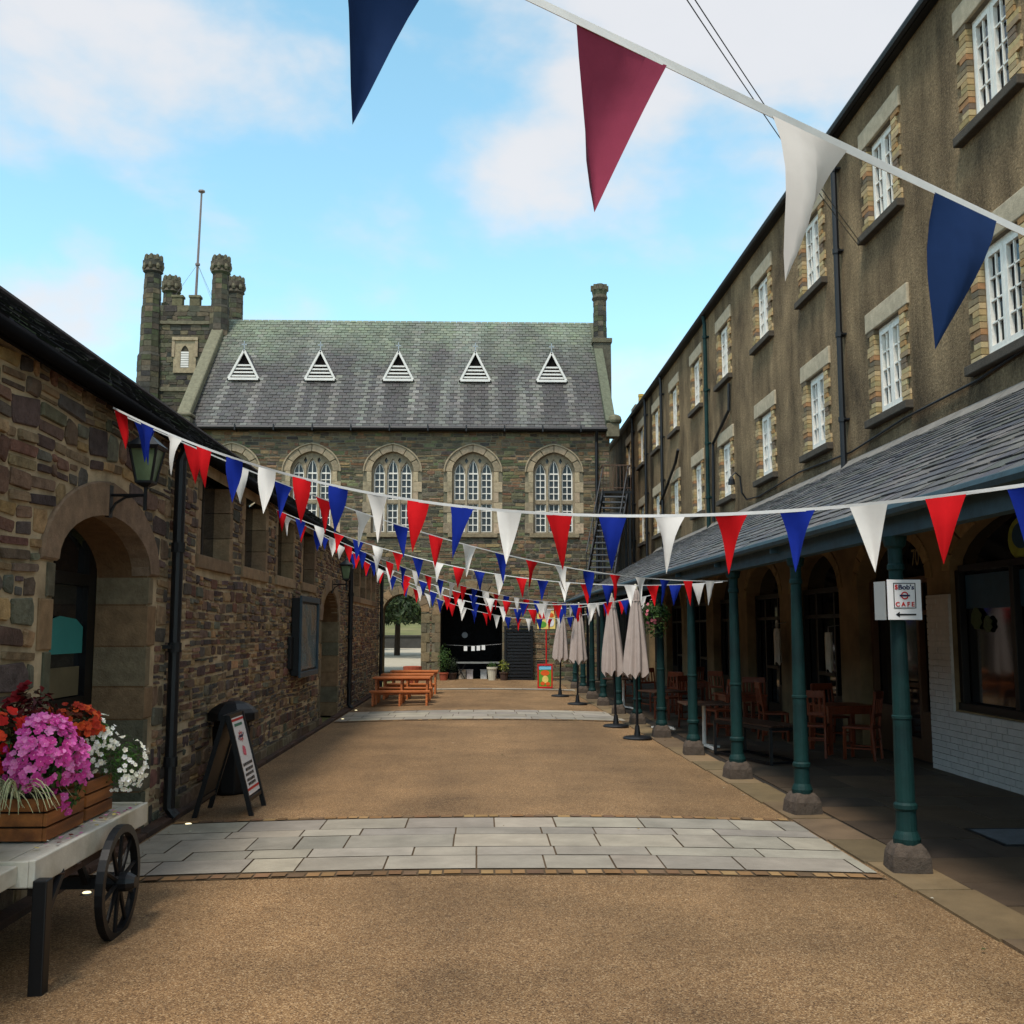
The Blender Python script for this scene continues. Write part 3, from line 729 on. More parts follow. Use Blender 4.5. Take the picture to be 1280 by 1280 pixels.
rf.quad((RX0, YH-.25, HE-.075), (RX1, YH-.25, HE-.075), (RX1, HRY, HRZ-.02), (RX0, HRY, HRZ-.02), (.03, .03, .03))
rf.quad((RX0, yb+.25, HE-.1), (RX1, yb+.25, HE-.1), (RX1, HRY, HRZ), (RX0, HRY, HRZ), (.07, .07, .07))
rf.tube([(RX0, HRY, HRZ+.06), (RX1, HRY, HRZ+.06)], .07, 6, C(60, 64, 62))
roof = rf.build('roof', M['slate'], T_H, fix=False)
gt = MB(); gt.tube([(HX0+.1, YH-.3, HE-.1), (HX1-.1, YH-.3, HE-.1)], .07, 8); gt.box(HX0, HX1, YH-.22, YH-.04, HE-.16, HE-.1)
x = HX0+.4
while x < HX1:
    gt.box(x-.015, x+.015, YH-.36, YH-.03, HE-.2, HE-.17); gt.box(x-.02, x+.02, YH-.385, YH-.36, HE-.2, HE+.0); x += 1.22
gt.build('gutter', M['iron'], T_H)
dp = MB(); dp.tube([(3.72, YH-.28, HE-.15), (3.72, YH-.12, HE-.5), (3.72, YH-.12, .1)], .05, 8); dp.build('drainpipe', M['iron'], T_H)
# dormer vents
def roof_y(z): return YH-.25+(z-HE+.06)/es.z*es.y
d0 = MB(); hw, hh, zb = .5, .98, 9.98; yf = roof_y(zb)-.12-YH
def tri(k, y): return [(-hw*k, y, 0+.02*(1-k)), (hw*k, y, .02*(1-k)), (0, y, hh*k)]
# roof cheeks of the vent
for s_ in (-1, 1): d0.add([(s_*(hw+.05), yf-.03, -.04), (0, yf-.03, hh+.07), (0, yf+1.15, hh+.07), (s_*(hw+.05), yf+.28, -.04)], [(0, 1, 2, 3)], (.07, .07, .08))
d0.build
dm = MB()
for s_ in (-1, 1): dm.bar((s_*hw, yf, 0), (0, yf, hh), .07, .09, up=(0, 1, 0))
dm.box(-hw, hw, yf-.06, yf+.04, -.05, .03)
for q in range(4):
    z = .1+q*.12; hwz = hw*(1-z/hh)-.04; dm.box(-hwz, hwz, yf-.02, yf+.03, z-.025, z+.03)
dv = dm.build('dormer_vent', M['white'], T_H, local=True)
bk = MB(); bk.add([(-hw, yf+.06, 0), (hw, yf+.06, 0), (0, yf+.06, hh)], [(0, 1, 2)]); bk.build('vent_back', M['void'], dv, local=True)
d0.build('vent_roof', M['slate'], dv, local=True)
fn = MB(); fn.bar((0, yf, hh), (0, yf, hh+.32), .03, .03); fn.bar((-.09, yf, hh+.2), (.09, yf, hh+.2), .03, .03); fn.build('finial', M['steel'], dv, local=True)
for i, c in enumerate(dorm):
    o = dv if i == 0 else copy_tree(dv, T_H)
    o.location = (c-oh[0], 0, zb)
# gable copings
cp = MB()
pc = lambda u=0, v=0: C(*R.choice([(102, 103, 84), (110, 107, 88), (92, 95, 78)]))
cp.bar((HX0-.02, YH-.35, HE+.14), (HX0-.02, HRY-.25, HRZ+.02), .42, .3, pc(), up=(0, -1, 1))
cp.box(HX0-.3, HX0+.24, YH-.42, YH+.1, HE-.3, HE+.22, C(96, 92, 76)); cp.box(HX0-.34, HX0+.28, YH-.47, YH+.1, HE+.22, HE+.34, C(110, 104, 86))
cp.build('gable_coping', M['dressed'], T_H, bev=.06)
cp = MB(); cp.bar((HX1+.02, YH-.25, HE+.1), (HX1+.02, HRY, HRZ+.08), .32, .24, pc(), up=(0, -1, 1))
cp.box(HX1-.12, HX1+.3, YH-.33, YH+.1, HE-.35, HE+.1, C(104, 98, 80)); cp.lathe(HX1+.16, YH-.2, [(HE+.1, .2), (HE+.2, .24), (HE+.34, .2), (HE+.4, .05)], 8, C(104, 100, 80))
cp.build('gable_coping', M['dressed'], T_H, bev=.03)
# octagonal chimney on the right gable
def turret(mb, x, y, prof, pal, n=8):
    for i in range(len(prof)-1):
        (z0, r0), (z1, r1) = prof[i], prof[i+1]
        if z1-z0 < .5: mb.lathe(x, y, [(z0, r0), (z1, r1)], n, jit(pal(), .12), rot=PI/8); continue
        k = max(1, round((z1-z0)/.2)); 
        for q in range(k):
            a = z0+(z1-z0)*q/k; b = z0+(z1-z0)*(q+1)/k; ra = r0+(r1-r0)*q/k; rb = r0+(r1-r0)*(q+1)/k
            for j in range(n):
                t0, t1 = 2*PI*j/n+PI/8, 2*PI*(j+1)/n+PI/8; e = R.uniform(-.008, .012)
                P = [(x+(r_+e)*math.cos(t), y+(r_+e)*math.sin(t), z) for r_, t, z in ((ra, t0, a+.006), (ra, t1, a+.006), (rb, t1, b-.006), (rb, t0, b-.006))]
                mb.add(P, [(0, 1, 2, 3)], jit(pal(), .2))
        mb.lathe(x, y, [(z0, r0-.015), (z1, r1-.015)], n, C(60, 56, 48), rot=PI/8)
palT = pick((C(78, 73, 63), 3), (C(66, 65, 58), 3), (C(90, 83, 68), 2), (C(72, 76, 58), 2), (C(54, 53, 50), 1))
ch = MB()
ch.box(4.0, 4.62, 35.95, 37.0, 9.4, 11.75, C(76, 74, 64)); ch.box(3.96, 4.66, 35.9, 37.05, 11.75, 11.9, C(90, 86, 70))
turret(ch, 4.29, 36.45, [(11.88, .30), (12.05, .25), (13.4, .235), (13.5, .3), (13.62, .26), (13.8, .3), (13.92, .25), (14.02, .2)], palT)
for k in range(8): ch.box(4.29+.27*math.cos(k*PI/4)-.05, 4.29+.27*math.cos(k*PI/4)+.05, 36.45+.27*math.sin(k*PI/4)-.05, 36.45+.27*math.sin(k*PI/4)+.05, 13.78, 13.98, C(84, 82, 68))
ch.build('chimney', M['hallstone'], T_H)
# ---------------- tower
T_T = thing('stone_tower', 'slim square stone tower with four octagonal corner turrets behind the hall gable', 'tower', (-10.6, 38, 0))
TX0, TX1, TY0, TY1 = -11.75, -9.4, 36.75, 39.1
tw = MB(); tw.box(TX0, TX1, TY0, TY1, 0, 12.9, C(70, 66, 56))
rubble(tw, lambda u, v, n=0: Vector((u, TY0-n, v)), TX0, TX1, 6.0, 12.5, [[(-10.95, 10.7), (-10.2, 10.7), (-10.2, 11.95), (-10.95, 11.95)]], (.12, .2), (.25, .55), lambda u, v: palT(), prot=(.008, .025), gap=.012, warp=.01)
rubble(tw, lambda u, v, n=0: Vector((TX0-n, u, v)), TY0, TY1, 6.0, 12.5, [], (.12, .2), (.25, .55), lambda u, v: palT(), prot=(.008, .025), gap=.012, warp=.01)
tw.build('wall', M['hallstone'], T_T)
pp = MB(); pp.box(TX0-.06, TX1+.06, TY0-.08, TY1+.06, 12.5, 12.62, C(100, 96, 80)); pp.box(TX0-.04, TX1+.04, TY0-.06, TY0, 10.05, 10.2, C(100, 96, 80))
rubble(pp, lambda u, v, n=0: Vector((u, TY0-.04-n, v)), TX0, TX1, 12.62, 13.2, [], (.14, .18), (.3, .5), lambda u, v: palT(), prot=(.004, .015), warp=.0)
pp.box(TX0-.03, TX1+.03, TY0-.03, TY0+.25, 12.6, 13.2, C(76, 72, 62)); pp.box(TX0-.03, TX1+.03, TY1-.25, TY1+.03, 12.6, 13.2, C(76, 72, 62))
pp.box(TX0-.03, TX0+.22, TY0, TY1, 12.6, 13.2, C(76, 72, 62)); pp.box(TX1-.22, TX1+.03, TY0, TY1, 12.6, 13.2, C(76, 72, 62))
for yy in (TY0, TY1-.2):
    for xx in (-11.12, -10.5): pp.box(xx+.0, xx+.36, yy-.04, yy+.22, 13.2, 13.52, jit(C(92, 88, 68), .1)); pp.box(xx-.03, xx+.39, yy-.07, yy+.25, 13.5, 13.58, jit(C(100, 96, 76), .1))
for xx in (TX0, TX1-.22):
    for yy in (37.5, 38.2): pp.box(xx, xx+.22, yy, yy+.36, 13.2, 13.55, C(88, 84, 68))
pp.build('parapet', M['hallstone'], T_T)
cap = [(13.5, .29), (13.62, .26)]
for (x, y, zt, base) in ((-11.85, 36.75, 14.95, 0), (-9.42, 36.75, 14.95, 0), (-11.85, 39.0, 14.95, 0), (-9.42, 39.0, 14.95, 0)):
    tu = MB(); turret(tu, x, y, [(5.0, .44), (11.3, .42), (11.42, .36), (13.1, .34), (13.2, .31), (14.35, .285), (14.42, .36), (14.55, .30), (14.62, .36), (14.82, .37), (14.86, .28), (15.02, .24)], palT)
    for k in range(8):
        th = k*PI/4; tu.lathe(x+.33*math.cos(th), y+.33*math.sin(th), [(14.5, .05), (14.6, .075), (14.7, .05)], 6, C(96, 92, 76))
        tu.lathe(x+.27*math.cos(th), y+.27*math.sin(th), [(14.84, .085), (15.0, .07), (15.05, .03)], 6, C(84, 82, 68))
    tu.build('turret', M['hallstone'], T_T)
wd = MB(); wy = TY0
fT = lambda u, v, n=0.0: Vector((u, wy-n, v))
wd.holed([(-11.0, 10.72), (-10.2, 10.72), (-10.2, 11.95), (-11.0, 11.95)], [arch_hole(-10.6, .15, 10.9, 11.4, 11.72, 8, .4)], lambda u, v: fT(u, v, .045), C(150, 136, 110))
wd.box(-11.06, -10.14, wy-.1, wy-.02, 11.9, 12.02, C(156, 140, 114)); wd.box(-11.06, -10.96, wy-.08, wy, 11.3, 11.95, C(150, 134, 110)); wd.box(-10.24, -10.14, wy-.08, wy, 11.3, 11.95, C(150, 134, 110))
two = wd.build('tower_window', M['dressed'], T_T)
lv = MB()
for q in range(7): lv.box(-10.74, -10.46, wy-.035, wy-.02, 10.92+q*.085, 10.985+q*.085)
lv.build('louvre', M['white'], two)
fp = thing('flagpole', 'tall thin bare flagpole with cap and stays on top of the tower', 'flagpole', (-10.62, 38, 12.9))
b = MB(); b.tube([(-10.66, 38, 12.9), (-10.56, 38, 18.0)], [.055, .035], 8); b.lathe(-10.56, 38, [(17.97, .05), (18.02, .13), (18.07, .12), (18.1, .03)], 10); b.lathe(-10.615, 38, [(15.15, .09), (15.22, .09)], 8); b.build('pole', mat('pole_paint', C(120, 108, 104), rough=.5), fp)
for dx, dy in ((-.9, -.8), (.9, -.8), (.8, .8)):
    b = MB(); b.tube([(-10.615, 38, 15.2), (-10.6+dx, 38+dy, 13.2)], .006, 4); b.build('stay', M['iron'], fp)

# ================================================================== TERRACE (right side)
XR = 5.28
def fR(u, v, n=0.0): return Vector((XR-n, u, v))
T_R = thing('terrace_building', 'long three storey brown roughcast building with white casement windows in brick surrounds', 'building', (XR, 20, 0))
wy_c = [10.08, 13.0, 15.9, 18.8, 21.9, 24.8, 27.7, 30.6, 33.5, 36.4]
OW, OH = .43, 1.2
Z1, Z2 = 4.4, 6.97
aw = [(9.55, 2.0, .72, 2.26, 2.88)]+[(c, 1.14, 0, 2.2, 2.8) for c in (13.3, 16.35, 19.4, 22.4, 25.4, 28.4, 31.4)]
ah = [arch_hole(c, w_, b, s, a, 16, .0) for c, w_, b, s, a in aw]
# upper wall
UP = 3.86
w = MB(); holes = []
for z in (Z1, Z2):
    for c in wy_c: holes.append([(c-OW, z), (c+OW, z), (c+OW, z+OH), (c-OW, z+OH)])
w.holed([(2, UP), (44, UP), (44, 8.86), (2, 8.86)], holes, lambda u, v: fR(u, v))
w.quad((XR, 44, 0), (13, 44, 0), (13, 44, 8.86), (XR, 44, 8.86)); w.quad((XR, 2, 0), (13, 2, 0), (13, 2, 8.86), (XR, 2, 8.86)); w.quad((13, 2, 0), (13, 44, 0), (13, 44, 8.86), (13, 2, 8.86))
w.quad((XR+.01, 33.2, 0), (XR+.01, 44, 0), (XR+.01, 44, UP+.01), (XR+.01, 33.2, UP+.01))
w.build('wall', M['roughcast'], T_R, fix=False)
# arcade wall below
w = MB(); outer = [(2, 0)]
for q in ah[1:]: outer += q[::-1]
outer += [(33.2, 0), (33.2, UP), (2, UP)]
w.holed(outer, [ah[0]], lambda u, v: fR(u, v)); w.build('arcade_wall', M['cream'], T_R)
for i, (c, w_, b, s, a) in enumerate(aw):
    rv = MB(); reveal(rv, fR, ah[i], .32 if i else .16, close=(i == 0)); sh = rv.build('shopfront_arch', M['cream'], T_R)
    ar = MB(); voussoirs(ar, fR, c, w_, s, a, .17, 11, pick((C(150, 128, 92), 2), (C(138, 116, 82), 1)), proud=.02, back=-.05, point=0, sub=2)
    ar.build('arch_ring', M['dressed'], sh)
    XG = XR+.26 if i else XR+.14
    gl = MB(); gl.prism([(XG, u, v) for u, v in arch_hole(c, w_-.002, b, s, a-.002, 14, 0)], (.02, 0, 0)); gl.build('pane', M['glass'], sh)
    fr = MB(); X0, X1 = XG-.09, XG-.01
    if i == 0:
        for u in (c-w_+.05, c-.6, c+.75, c+w_-.05): fr.box(X0, X1, u-.04, u+.04, b+.08, s)
        fr.box(X0-.02, X1, c-w_+.002, c+w_-.002, b, b+.08); fr.box(X0, X1, c-w_+.09, c+w_-.09, s-.02, s+.05)
    else:
        for u in (c-w_+.04, c-.42, c+.42, c+w_-.04): fr.box(X0, X1, u-.035, u+.035, 0, s)
        fr.box(X0, X1, c-w_+.002, c+w_-.002, s-.02, s+.06); fr.box(X0, X1, c-w_+.08, c+w_-.08, 1.78, 1.84); fr.box(X0, X1, c-w_+.08, c-.455, 0, .6); fr.box(X0, X1, c+.455, c+w_-.08, 0, .6); fr.box(X0+.01, X1, c-.38, c+.38, 0, .25)
        fr.box(X0-.01, X1, c-.385, c+.385, .88, .94)
    fr.build('shop_frame', M['blackpaint'] if i != 1 else mat('brown_shop_frame', C(92, 66, 46), rough=.6), sh, bev=.004)
    if i == 0:
        bp = MB(); bp.box(XG-.025, XG-.004, c-w_+.12, c+w_-.12, 1.83, 2.2); bp.build('blue_fascia', M['bluepanel'], sh)
        bp = MB(); bp.prism([(XG-.06, 10.1+.28*math.cos(t*PI/10), 2.50+.22*math.sin(t*PI/10)) for t in range(20)], (.02, 0, 0)); bp.build('round_sticker', M['yellowgreen'], sh)
        bp = MB(); bp.prism([(XG-.07, 10.1+.18*math.cos(t*PI/10), 2.53+.13*math.sin(t*PI/10)) for t in range(20)], (.008, 0, 0)); bp.build('sticker_centre', M['bluepanel'], sh)
        for (yy, zz, rr) in ((11.2, 1.72, .12), (10.95, 1.66, .09)):
            bp = MB(); bp.prism([(XG-.032, yy+rr*math.cos(t*PI/8)*(1+.2*math.sin(3*t)), zz+rr*math.sin(t*PI/8)) for t in range(16)], (.008, 0, 0)); bp.build('leaf_sticker', M['leafprint'], sh)
    if i == 1:
        mx = Matrix.Translation((XR+.23-ORG[T_R.name][0], c-ORG[T_R.name][1], 2.5)) @ Matrix.Rotation(-PI/2, 4, 'Z') @ Matrix.Rotation(PI/2, 4, 'X')
        text_mesh('No    70', .3, 'number_lettering', M['gold'], sh, mx, sx=.8)
wb = MB()
for (y0, y1, z0, z1, p) in ((2, 11.55, 0, .7, .035), (11.552, 12.14, 0, 2.0, .03)):
    z = z0; k = 0
    wb.box(XR-p+.012, XR+.02, y0+.001, y1-.001, z0, z1-.001)
    while z < z1-.02:
        u = y0-(.11 if k % 2 else 0)
        while u < y1:
            a = max(u, y0)+.004; b_ = min(u+.22, y1)-.004
            if b_ > a+.02: wb.box(XR-p-R.uniform(0, .004), XR-.005, a, b_, z+.004, min(z+.07, z1)-.004)
            u += .22
        z += .07; k += 1
wb.build('painted_brickwork', M['whitebrick'], T_R)
# one casement window, copied to every opening
fr = MB(); xf = .055
fr.box(xf, xf+.06, -OW, -OW+.055, 0, OH); fr.box(xf, xf+.06, OW-.055, OW, 0, OH); fr.box(xf, xf+.06, -OW+.055, OW-.055, OH-.06, OH); fr.box(xf-.03, xf+.06, -OW+.055, OW-.055, 0, .06)
for s_ in (-1, 1):
    a, b_ = (-OW+.058, -.003) if s_ < 0 else (.003, OW-.058)
    for (p, q) in ((a, a+.06), (b_-.06, b_)): fr.box(xf-.02, xf+.03, p, q, .062, OH-.062)
    fr.box(xf-.02, xf+.03, a+.06, b_-.06, .062, .13); fr.box(xf-.02, xf+.03, a+.06, b_-.06, OH-.12, OH-.062)
    for q in range(1, 4):
        zz = .13+(OH-.25)*q/4; fr.box(xf-.008, xf+.02, a+.06, b_-.06, zz-.011, zz+.011)
    m_ = (a+b_)/2; fr.box(xf-.008, xf+.02, m_-.01, m_+.01, .13, OH-.12)
cw = fr.build('window', M['oldwhite'], T_R, local=True, bev=.003)
gl = MB(); gl.box(xf+.035, xf+.045, -OW+.05, OW-.05, .05, OH-.05); gl.build('pane', M['glass'], cw, local=True)
rv = MB()
rv.quad((0, -OW, 0), (0, -OW, OH), (.2, -OW, OH), (.2, -OW, 0), C(120, 96, 66)); rv.quad((0, OW, 0), (0, OW, OH), (.2, OW, OH), (.2, OW, 0), C(120, 96, 66)); rv.quad((0, -OW, OH), (0, OW, OH), (.2, OW, OH), (.2, -OW, OH), C(120, 110, 96)); rv.quad((0, -OW, 0), (0, OW, 0), (.2, OW, 0), (.2, -OW, 0), C(80, 70, 58))
palB = [(166, 140, 100), (150, 112, 78), (178, 156, 118), (138, 118, 92), (156, 122, 84), (118, 102, 84), (170, 146, 106), (150, 128, 96)]
z = 0; k = 0; nb_ = 17
for k in range(nb_):
    z0 = OH*k/nb_; z1 = OH*(k+1)/nb_
    L_ = .235 if (k//2) % 2 == 0 else .15
    for s_ in (-1, 1):
        c = jit(C(*R.choice(palB)), .18); a, b_ = (-OW-L_, -OW+.006) if s_ < 0 else (OW-.006, OW+L_)
        rv.box(-.022-R.uniform(0, .008), .05, a+.003, b_-.003 if s_ > 0 else b_, z0+.005, z1-.004, c)
rv.build('brick_surround', M['brick'], cw, local=True)
lt = MB(); lt.box(-.035, .11, -OW-.27, OW+.27, OH+.002, OH+.27); lt.build('lintel', mat('concrete_lintel', C(176, 160, 134), var=.3, vs=8, rough=.9, bump=.4, bs=50), cw, local=True, bev=.012)
sl = MB(); sl.box(-.1, .1, -OW-.26, OW+.26, -.11, -.003); sl.build('sill', mat('dark_sill', C(74, 66, 56), var=.35, vs=7, rough=.95, bump=.5, bs=40), cw, local=True, bev=.012)
orr = ORG[T_R.name]; first = True
for z in (Z1, Z2):
    for c in wy_c:
        if z == Z1 and c > 36: continue
        o = cw if first else copy_tree(cw, T_R); first = False
        o.location = (0, c-orr[1], z)
        if R.random() < .5:
            bl_ = MB(); dz_ = R.uniform(.15, .75); bl_.box(XR+xf+.028, XR+xf+.034, c-OW+.06, c+OW-.06, z+OH-.07-dz_, z+OH-.07)
            bo = bl_.build('blind', M['palecloth'], o, fix=False); bo.data.transform(Matrix.Translation((-XR, -c, -z)))
rf = MB(); rf.quad((XR-.12, 2, 8.9), (XR-.12, 44, 8.9), (9.2, 44, 10.6), (9.2, 2, 10.6), C(70, 68, 70)); rf.quad((13.2, 2, 8.9), (13.2, 44, 8.9), (9.2, 44, 10.6), (9.2, 2, 10.6), C(70, 68, 70)); rf.build('roof', M['slate'], T_R, fix=False)
gt = MB(); gt.box(XR-.1, XR+.0, 2, 44, 8.84, 8.93); gt.tube([(XR-.12, 2, 8.9), (XR-.12, 44, 8.9)], .06, 8); gt.build('gutter', M['iron'], T_R)
def rpipe(y, z0, z1, name='drainpipe', r=.045, mt='iron', pts=None):
    p = MB(); xx = XR-.085
    p.tube(pts or [(XR-.11, y, z1), (xx, y, z1-.2), (xx, y, z0)], r, 8)
    if not pts:
        z = z1-.5
        while z > z0+.2: p.lathe(xx, y, [(z-.035, r+.014), (z+.035, r+.014)], 8); p.box(xx, XR, y-.07, y+.07, z-.012, z+.012); z -= 1.25
    p.build(name, M[mt], T_R)
rpipe(14.55, UP, 8.85); rpipe(23.4, UP, 8.85, mt='greenpaint'); rpipe(29.3, UP, 8.85); rpipe(32.2, UP, 8.85); rpipe(35.0, UP, 8.85)
rpipe(0, 0, 0, 'waste_pipe', .035, 'iron', [(XR-.06, 21.3, 6.75), (XR-.06, 21.35, 6.2), (XR-.06, 22.9, 5.75), (XR-.06, 23.0, 4.0)])
rpipe(0, 0, 0, 'waste_pipe', .04, 'iron', [(XR-.1, 29.6, 5.2), (XR-.1, 27.2, 6.0), (XR-.1, 26.8, 6.3)])
rpipe(0, 0, 0, 'wall_cable', .014, 'iron', [(XR-.03, 9.0, 4.35), (XR-.03, 10.6, 4.22), (XR-.04, 12.5, 4.2), (XR-.03, 14.4, 4.1), (XR-.03, 16.8, 4.18), (XR-.03, 19.3, 4.1), (XR-.03, 20.2, 4.15)])
fl = MB(); y = 2.0
while y < 30.4:
    l = R.uniform(.8, 1.3); fl.add([(XR-.16, y, 3.86), (XR-.16, y+l-.01, 3.86), (XR-.012, y+l-.01, 4.0), (XR-.012, y, 4.0)], [(0, 1, 2, 3)]); y += l
fl.build('flashing', mat('lead_mortar', C(118, 112, 104), var=.3, vs=6, rough=.8, bump=.3, bs=30), T_R)
chm = MB(); chm.box(6.6, 7.6, 43.0, 43.9, 8.9, 10.9, C(110, 96, 78)); chm.box(6.5, 7.7, 42.9, 44.0, 10.9, 11.05, C(120, 106, 86))
for xx in (6.85, 7.35): chm.lathe(xx, 43.45, [(11.05, .13), (11.45, .11), (11.5, .13), (11.6, .12)], 10, C(170, 140, 70))
chm.build('chimney', M['brick'], T_R)
# swan neck lamp arms on the wall
tl = thing('swan_neck_light', 'small dark swan neck light on the roughcast wall above the arcade roof', 'light', (XR, 20.3, 4.6))
b = MB(); b.tube([(XR, 20.3, 4.15), (XR-.1, 20.3, 4.3), (XR-.13, 20.3, 4.62), (XR-.22, 20.3, 4.7), (XR-.3, 20.3, 4.62)], .018, 6); b.build('arm', M['iron'], tl)
b = MB(); b.lathe(XR-.3, 20.3, [(4.46, .07), (4.56, .06), (4.63, .02)], 10); b.build('lamp_head', M['iron'], tl)

# ================================================================== ARCADE CANOPY
T_C = thing('arcade_canopy', 'lean-to slate arcade roof on a row of green iron columns beside the roughcast building', 'canopy', (2.8, 7, 0))
def eave(y): return Vector((xcol(y)-.1, y, 2.42))
Y0, Y1 = 2.2, 30.5
def Pc(s, t):
    y = Y0+(Y1-Y0)*s; e = eave(y); tp = Vector((XR-.02, y, 3.93)); d = tp-e; n = Vector((-d.z, 0, d.x)).normalized()
    return e+d*t, n
rf = MB(); slates(rf, Pc, 104, 20, lambda s, t: jit(C(*R.choice([(78, 76, 76), (88, 86, 84), (68, 68, 72), (98, 94, 90), (74, 74, 68)])), .18), th=.009, jitter=.10)
for i in range(12):
    a, b_ = i/12, (i+1)/12; o_ = Vector((0, 0, -.035))
    rf.quad(Pc(a, 0)[0]+o_, Pc(b_, 0)[0]+o_, Pc(b_, 1)[0]+o_, Pc(a, 1)[0]+o_, C(52, 46, 42))
rf.build('roof', M['slate'], T_C, fix=False)
bm_ = MB(); ys = [Y0+(Y1-Y0)*i/13 for i in range(14)]
for i in range(13):
    a, b_ = eave(ys[i]), eave(ys[i+1])
    bm_.bar((a.x+.10, a.y, 2.30), (b_.x+.10, b_.y, 2.30), .1, .13)
bm_.build('eaves_beam', M['bluebeam'], T_C)
gt = MB(); 
gt.tube([(eave(y).x-.02, y, 2.39) for y in ys], .042, 8)
for y in [Y0+.9+2.15*i for i in range(13)]: gt.box(eave(y).x-.02, eave(y).x+.06, y-.015, y+.015, 2.3, 2.42)
gt.build('gutter', M['bluebeam'], T_C)
raf = MB()
for i in range(29):
    y = Y0+.5+i*.98; e = eave(y); raf.bar((e.x+.1, y, 2.40), (XR-.02, y, 3.84), .05, .09)
raf.build('rafter', M['darkroof'], T_C)
ye = Y1; e_ = eave(Y1)
en_ = MB(); en_.prism([(e_.x+.05, Y1, 2.36), (XR, Y1, 2.36), (XR, Y1, 3.9)], (0, .05, 0)); en_.build('end_board', M['darkroof'], T_C)
oc = ORG[T_C.name]
cl = MB()
cl.lathe(0, 0, [(.185, .088), (.22, .09), (.25, .078), (.27, .068), (.40, .066), (.415, .077), (.44, .077), (.455, .064), (1.0, .060), (1.005, .066), (1.022, .066), (1.027, .059), (2.0, .047), (2.01, .057), (2.04, .057), (2.05, .048), (2.15, .048), (2.17, .07), (2.235, .082)], 18)
col0 = cl.build('column', M['greenpaint'], T_C, local=True, smooth=False)
bs = MB(); bs.lathe(0, 0, [(-.02, .2), (.02, .205), (.13, .19), (.17, .165), (.195, .125)], 4, rot=PI/4)
bs = MB()
prof = [(-.02, .132), (.02, .136), (.12, .126), (.165, .104), (.195, .078)]
bs.lathe(0, 0, prof, 16, mod=lambda t, z: (1/max(abs(math.cos(t)), abs(math.sin(t))))**.85*(1+.10*nz(math.cos(t)*2.4, math.sin(t)*2.4, z*7)))
bs.build('stone_base', M['stonebase'], col0, local=True, smooth=False, bev=.006)
cys = [4.9+2.15*i for i in range(12)]
for i, y in enumerate(cys):
    o = col0 if i == 0 else copy_tree(col0, T_C)
    o.location = (xcol(y)-oc[0], y-oc[1], 0); o.rotation_euler = (0, 0, R.uniform(-.15, .15))

# sign on the nearest visible column
yc = cys[1]; xc = xcol(yc)
sgn = thing('cafe_sign', 'square white cafe arrow sign fixed to the nearest green column', 'sign', (xc, yc, 1.8))
A = rad(4)
Mp = Matrix.Translation((xc+.01, yc-.10, 1.80)) @ Matrix.Rotation(A, 4, 'Z')
b = MB(); b.box(-.118, .118, -.006, .006, -.135, .135, T=Mp); b.build('board', M['signwhite'], sgn, bev=.002)
b = MB(); Mq = Matrix.Translation((xc-.125, yc-.02, 1.795)) @ Matrix.Rotation(rad(-78), 4, 'Z'); b.box(-.06, .06, -.005, .005, -.13, .13, T=Mq); b.build('back_board', M['signgrey'], sgn)
b = MB(); b.box(xc-.08, xc+.06, yc-.09, yc-.06, 1.86, 1.88); b.box(xc-.08, xc+.06, yc-.09, yc-.06, 1.72, 1.74); b.build('clamp', M['iron'], sgn)
so = ORG[sgn.name]
def flat_mx(dx, dz, fy=-.0075): return Matrix.Translation((xc+.01-so[0], yc-.10-so[1], 0)) @ Matrix.Rotation(A, 4, 'Z') @ Matrix.Translation((dx, fy, dz)) @ Matrix.Rotation(PI/2, 4, 'X')
b = MB()
for (x0, x1, z0, z1) in ((-.078, .078, .108, .113), (-.078, .078, -.058, -.053), (-.078, -.073, -.053, .108), (.073, .078, -.053, .108)): b.box(x0, x1, -.009, -.0062, z0, z1, T=Mp)
b.build('border', M['signblack'], sgn)
text_mesh("Bob's", .045, 'lettering', M['signnavy'], sgn, flat_mx(.012, .083), bold=.0012, sx=1.15)
text_mesh("S", .042, 'lettering', M['signred'], sgn, flat_mx(-.057, .083), bold=.002)
text_mesh("C A F E", .042, 'lettering', M['signred'], sgn, flat_mx(0, -.032), bold=.0012, sx=1.0)
b = MB(); n = 24
for k in range(n):
    t0, t1 = 2*PI*k/n, 2*PI*(k+1)/n
    P = [Mp @ Vector((r_*math.cos(t), -.0085, .028+r_*math.sin(t))) for r_, t in ((.018, t0), (.027, t0), (.027, t1), (.018, t1))]
    b.add(P, [(0, 1, 2, 3)])
b.build('ring_emblem', M['signred'], sgn)
b = MB(); b.box(-.036, .036, -.0105, -.009, .022, .034, T=Mp); b.build('emblem_bar', M['signnavy'], sgn)
b = MB(); b.box(-.045, .075, -.009, -.0062, -.105, -.094, T=Mp); b.prism([Mp @ Vector(p) for p in ((-.068, -.0088, -.0995), (-.04, -.0088, -.118), (-.04, -.0088, -.081))], (0, .0024, 0)); b.build('arrow', M['signblack'], sgn)

